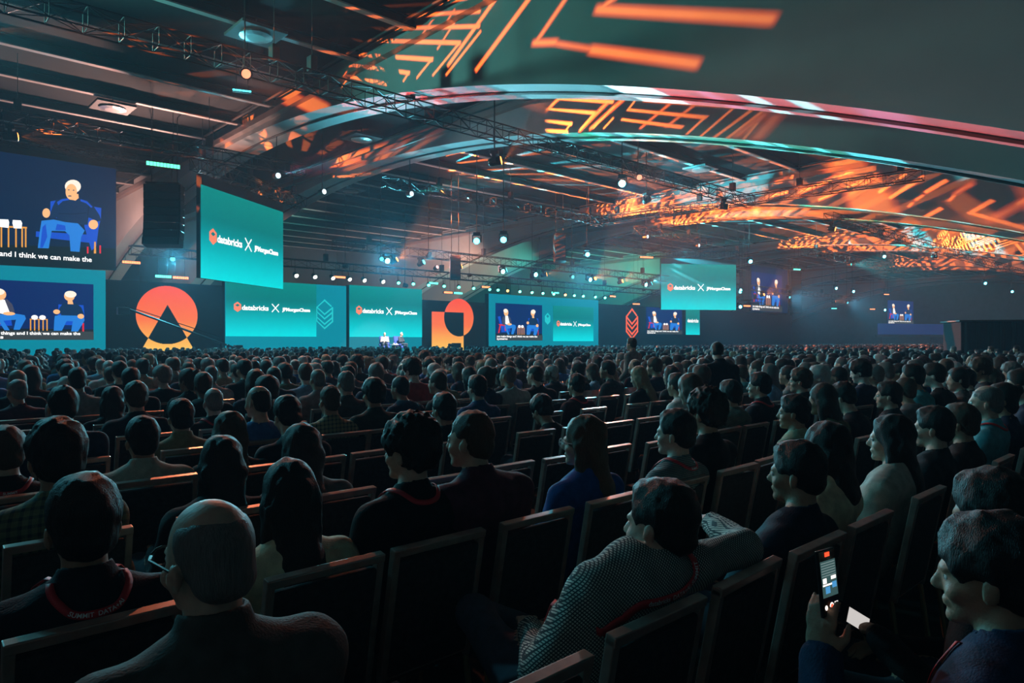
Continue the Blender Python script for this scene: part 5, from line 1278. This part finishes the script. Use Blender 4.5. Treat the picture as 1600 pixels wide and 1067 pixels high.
# far audience: one mass, too many to pick apart
def ring_mesh():
    """small seated figure: shoulders, neck and head, hair as its own faces; returns verts, quads, region"""
    V, Q, G = [], [], []
    def loft(rings, n, reg):
        b = len(V)
        for cx, cy_, cz, rx, ry in rings:
            for i in range(n): t = 2 * PI * i / n; V.append((cx + rx * math.cos(t), cy_ + ry * math.sin(t), cz))
        for k in range(len(rings) - 1):
            for i in range(n): Q.append((b + k * n + i, b + k * n + (i + 1) % n, b + (k + 1) * n + (i + 1) % n, b + (k + 1) * n + i)); G.append(reg if not callable(reg) else reg(k, i))
        m = len(rings) - 1
        for i in range(0, n - 2, 2): Q.append((b + m * n, b + m * n + i + 1, b + m * n + i + 2, b + m * n + (i + 3 if i + 3 < n else i + 2))); G.append(reg if not callable(reg) else reg(m - 1, i))
    loft([(0, -.02, .45, .17, .12), (0, -.06, .75, .18, .12), (0, -.09, .98, .22, .11), (0, -.09, 1.04, .17, .08), (0, -.08, 1.08, .07, .06)], 10, 1)
    loft([(0, -.08, 1.06, .052, .055), (0, -.07, 1.12, .055, .065)], 8, 0)
    hr = lambda k, i: 2 if (k >= 3 or (k >= 1 and 4 <= i <= 9)) else 0
    loft([(0, -.03, 1.09, .035, .04), (0, -.04, 1.13, .066, .08), (0, -.05, 1.18, .08, .10), (0, -.055, 1.235, .082, .105), (0, -.06, 1.28, .07, .09), (0, -.06, 1.305, .04, .05)], 10, hr)
    return np.array(V), np.array(Q), np.array(G)
CV, CQ, CG = ring_mesh(); nF = len(FAR); rs = np.random.RandomState(5)
P = np.array(FAR); yaw = rs.uniform(-.4, .5, nF); sc_ = rs.uniform(.92, 1.05, nF); c_, s_ = np.cos(yaw), np.sin(yaw)
VV = np.empty((nF, len(CV), 3)); wid = rs.uniform(.9, 1.1, nF)
VV[:, :, 0] = P[:, 0, None] + (CV[None, :, 0] * c_[:, None] - CV[None, :, 1] * s_[:, None]) * sc_[:, None] * wid[:, None]
VV[:, :, 1] = P[:, 1, None] + (CV[None, :, 0] * s_[:, None] + CV[None, :, 1] * c_[:, None]) * sc_[:, None]
VV[:, :, 2] = CV[None, :, 2] * sc_[:, None]
QQ = (CQ[None] + (np.arange(nF) * len(CV))[:, None, None]).reshape(-1, 4)
shc = np.array([s[1] for s in SW])[rs.randint(len(SW), size=nF)] * rs.uniform(.8, 1.3, (nF, 1)); hac = np.array([HAIR[h] for h in HW])[rs.randint(len(HW), size=nF)]; skc = np.array([SKIN[h] for h in KW])[rs.randint(len(KW), size=nF)]
pal = np.stack([skc, shc, hac], 1)                                    # person x region x rgb
fc = pal[:, CG, :].reshape(-1, 3)
m_far = bpy.data.materials.new('distant_audience'); m_far.use_nodes = True; at_ = m_far.node_tree.nodes.new('ShaderNodeAttribute'); at_.attribute_name = 'tint'
bs = m_far.node_tree.nodes['Principled BSDF']; bs.inputs['Roughness'].default_value = .8; bs.inputs['Specular IOR Level'].default_value = .25; m_far.node_tree.links.new(at_.outputs['Color'], bs.inputs['Base Color'])
me = np_mesh('distant_audience', VV.reshape(-1, 3), QQ, [m_far]); ca = me.attributes.new('tint', 'FLOAT_COLOR', 'FACE'); ca.data.foreach_set('color', np.concatenate([fc, np.ones((len(fc), 1))], 1).astype(np.float32).ravel())
tag(link('distant_audience', me), 'dense distant audience seated in rows up to the stage', 'crowd', None, 'stuff')
# far chair backs showing between them
fcx = [(x, Y) for d, k, x, Y in seats if 10.2 <= d < 26]
bx_ = MB().box((0, -.29, .66), (.43, .04, .5)).box((0, .0, .44), (.43, .43, .05)); bv, bq = np.array(bx_.v), np.array(bx_.f); A = np.array(fcx); n = len(A)
V3 = np.repeat(bv[None], n, 0); V3[:, :, 0] += A[:, 0, None]; V3[:, :, 1] += A[:, 1, None]
tag(link('distant_chairs', np_mesh('distant_chairs', V3.reshape(-1, 3), (bq[None] + (np.arange(n) * len(bv))[:, None, None]).reshape(-1, 4), [M_cframe], smooth=False)), 'rows of dark banquet chairs among the distant audience', 'chairs', None, 'stuff')

# ---------------------------------------------------------------- people standing
SJ = pose(stand=True, lean=.02); SJ2 = pose(stand=True, lean=-.12, slump=.6, nod=-.55, yaw=-.5)
sm, _ = person_meshes(SJ, 'short', 1.06, 1., .026, .016, 1, .04, False, .018, 3., M_shirt, hands=True, stand=True)
sm2, SB2 = person_meshes(SJ2, 'short', 1.08, 1.02, .02, .010, 1, .045, False, .022, 4., M_shirt, hands=True, stand=True)
def standing(label, px, z, top, me, J, hair, skin, shirt, rz=0.):
    p = at_z(px, 533, z); h = J['head'][2] + .205; zt = CAMZ - (top - 533.5) / FPX * z
    return person(label, (p.x, p.y, 0), me, HAIR[hair], SKIN[skin], shirt, rz, 'people standing in the hall', scale=zt / h)
r = standing('man in black suit standing among the seats with head bowed', 1130, 8.3, 535, sm2, SJ2, 'black', 'light', BLK, -.5)
standing('man in checked jacket and cap standing mid hall by a camera', 985, 13, 528, sm, SJ, 'dark', 'tan', (.16, .15, .14), .1)
standing('person in dark clothes standing alone by the black booth', 1488, 22, 541, sm, SJ, 'grey', 'light', CHAR, .2)
standing('person standing against the black booth, arms lowered', 1547, 21, 541, sm, SJ, 'brown', 'light', BLK, 0)
standing('person in dark teal standing against the booth near the picture edge', 1587, 20, 540, sm, SJ, 'black', 'tan', (.03, .06, .07), .3)
standing('person operating the camera crane by the stage', 356, 33, 538, sm, SJ, 'black', 'tan', BLK, 0)
standing('person beside the tripod camera below the orange square', 733, 42, 539, sm, SJ, 'black', 'tan', BLK, 0)
b = thing('control_booth', 'tall black draped booth at the far right edge', 'booth', at_z(1575, 533, 27).xy.to_3d(), -HEAD - .25)
MB().box((0, 1.0, 1.2), (3.2, 2.0, 2.4), bev=.03).build('booth_wall', mat('booth_black', (.006, .006, .007), .95), b); MB().box((0, .95, 2.43), (3.4, 2.2, .06), bev=.01).build('booth_top', M_truss, b)
for i in range(8): MB().tube((-1.4 + .4 * i, -.02, .02), (-1.4 + .4 * i, -.02, 2.38), .09, 8).build('drape_fold', mat('booth_black'), b)
# blue lit platform front at the far end
p = at_z(1455, 512, 100); bl = thing('blue_banner', 'long low blue lit banner across the far end of the hall', 'banner', (p.x, p.y, 2.6), -HEAD + .35)
MB().box((-.0, 0, .75), (20, .1, 1.5), bev=.02).build('panel', em8('dim_blue_panel', 18, 34, 88), bl); MB().box((0, .2, -.2), (20.2, .3, .3)).build('rail', M_truss, bl)
for s in (-9, 0, 9): MB().box((s, .2, -1.3), (.15, .15, 2.6)).build('post', M_truss, bl)
# camera crane in front of the orange circle, tripod camera below the square
p0, p1 = at_z(196, 481, 33), at_z(346, 536, 34); cr = thing('camera_crane', 'long black camera crane arm crossing the orange circle', 'crane', (p1.x, p1.y, 0)); o_ = Vector((p1.x, p1.y, 0))
tip = p0 - o_; piv = p1 - o_; tail = piv + (piv - tip) * .18
aa = MB(); aa.tube(tip, tail, .05, 6); aa.tube(tip + Vector((0, 0, .1)), piv + Vector((0, 0, .28)), .02, 5); aa.build('arm', M_body, cr)
MB().box(tip + Vector((-.1, 0, -.15)), (.5, .35, .35), bev=.04).build('camera', M_body, cr); MB().box(tail, (.35, .35, .4), bev=.03).build('counterweight', M_body, cr)
for a in range(3): t = a * 2 * PI / 3; MB().tube(piv, (piv.x + .6 * math.cos(t), piv.y + .6 * math.sin(t), .02), .035, 6).build('leg', M_body, cr)
p = at_z(713, 541, 41); tc_ = thing('tripod_camera', 'small broadcast camera on tripod silhouetted below the orange square', 'camera', (p.x, p.y, 0))
MB().box((0, 0, p.z + .05), (.5, .3, .28), bev=.03).build('camera_body', M_body, tc_); MB().tube((-.25, 0, p.z + .05), (-.55, 0, p.z + .08), .09, 10).build('lens', M_body, tc_)
for a in range(3): t = a * 2 * PI / 3 + .3; MB().tube((0, 0, p.z - .08), (.5 * math.cos(t), .5 * math.sin(t), .02), .03, 6).build('leg', M_body, tc_)

# ---------------------------------------------------------------- the two speakers on stage
M_blue = mat('blue_armchair', (.05, .09, .42), .8)
def armchair(p, rz, label):
    r = thing('armchair', label, 'armchair', p, rz)
    MB().box((0, .02, .36), (.62, .6, .16), bev=.04).build('seat', M_blue, r); MB().box((0, -.30, .72), (.66, .12, .75), Matrix.Rotation(.15, 3, 'X'), bev=.04).build('backrest', M_blue, r)
    for s in (-1, 1): MB().box((s * .34, .0, .52), (.09, .58, .1), bev=.03).build('armrest', M_blue, r)
    for s in (-1, 1):
        for y in (-.25, .27): MB().tube((s * .3, y, .3), (s * .32, y * 1.1, 0), .025, 8).build('leg', M_cleg, r)
s1 = at_y(601, 548, 40.3); s2 = at_y(626, 548, 40.3)
for q, lab, sh, hc, rz, stl in ((s1, 'white-haired man in pale jacket speaking on stage, nearer the circle panel', (.45, .42, .42), 'white', PI - .5, 2), (s2, 'man in dark sweater listening on stage beside the pale jacket', (.05, .06, .08), 'white', PI + .35, 0)):
    person(lab, (q.x, 40.3, .905), PROTO[stl][1], HAIR[hc], SKIN['light'], sh, rz, 'speakers on the stage')
armchair((s1.x, 40.3, .9), PI - .5, 'blue armchair under the speaker in the pale jacket'); armchair((s2.x, 40.3, .9), PI + .35, 'blue armchair under the speaker in the dark sweater')
tb = thing('side_table', 'small round side table between the two speakers', 'table', ((s1.x + s2.x) / 2, 40.0, .9))
MB().lathe([(.24, .5), (.25, .515), (.24, .53)], 18).build('table_top', mat('table_white', (.7, .7, .68), .4), tb)
for i in range(6): t = i * PI / 3; MB().tube((.2 * math.cos(t), .2 * math.sin(t), 0), (.2 * math.cos(t), .2 * math.sin(t), .5), .012, 6).build('leg', M_cleg, tb)
for s in (-1, 1):
    mg = thing('mug', ('white mug nearer the pale jacket speaker' if s < 0 else 'white mug nearer the dark sweater speaker'), 'mug', ((s1.x + s2.x) / 2 + s * .09, 40.0, 1.43))
    MB().lathe([(.035, 0), (.042, .01), (.042, .1), (.037, .1), (.036, .02)], 14).build('cup', mat('mug_white', (.8, .8, .8), .3), mg); MB().path([(.04 * s, 0, .085), (.075 * s, 0, .075), (.075 * s, 0, .03), (.04 * s, 0, .02)], .007, 6).build('handle', mat('mug_white'), mg)
# ---------------------------------------------------------------- haze hanging in the hall, seldom-hit glowing bits left out of light sampling
vs_ = w.node_tree.nodes.new('ShaderNodeVolumeScatter'); vs_.inputs['Color'].default_value = (.5, .76, 1, 1); vs_.inputs['Density'].default_value = HAZE; vs_.inputs['Anisotropy'].default_value = .25
w.node_tree.links.new(vs_.outputs[0], w.node_tree.nodes['World Output'].inputs['Volume'])
for m_ in bpy.data.materials:
    if m_.name not in ('led_teal_gradient', 'led_teal_wall', 'led_teal_band', 'led_teal_panel', 'led_orange_sun'): m_.cycles.emission_sampling = 'NONE'
for c in list(MOVER.children):
    for g_ in list(c.children): bpy.data.objects.remove(g_)
    bpy.data.objects.remove(c)
bpy.data.objects.remove(MOVER)
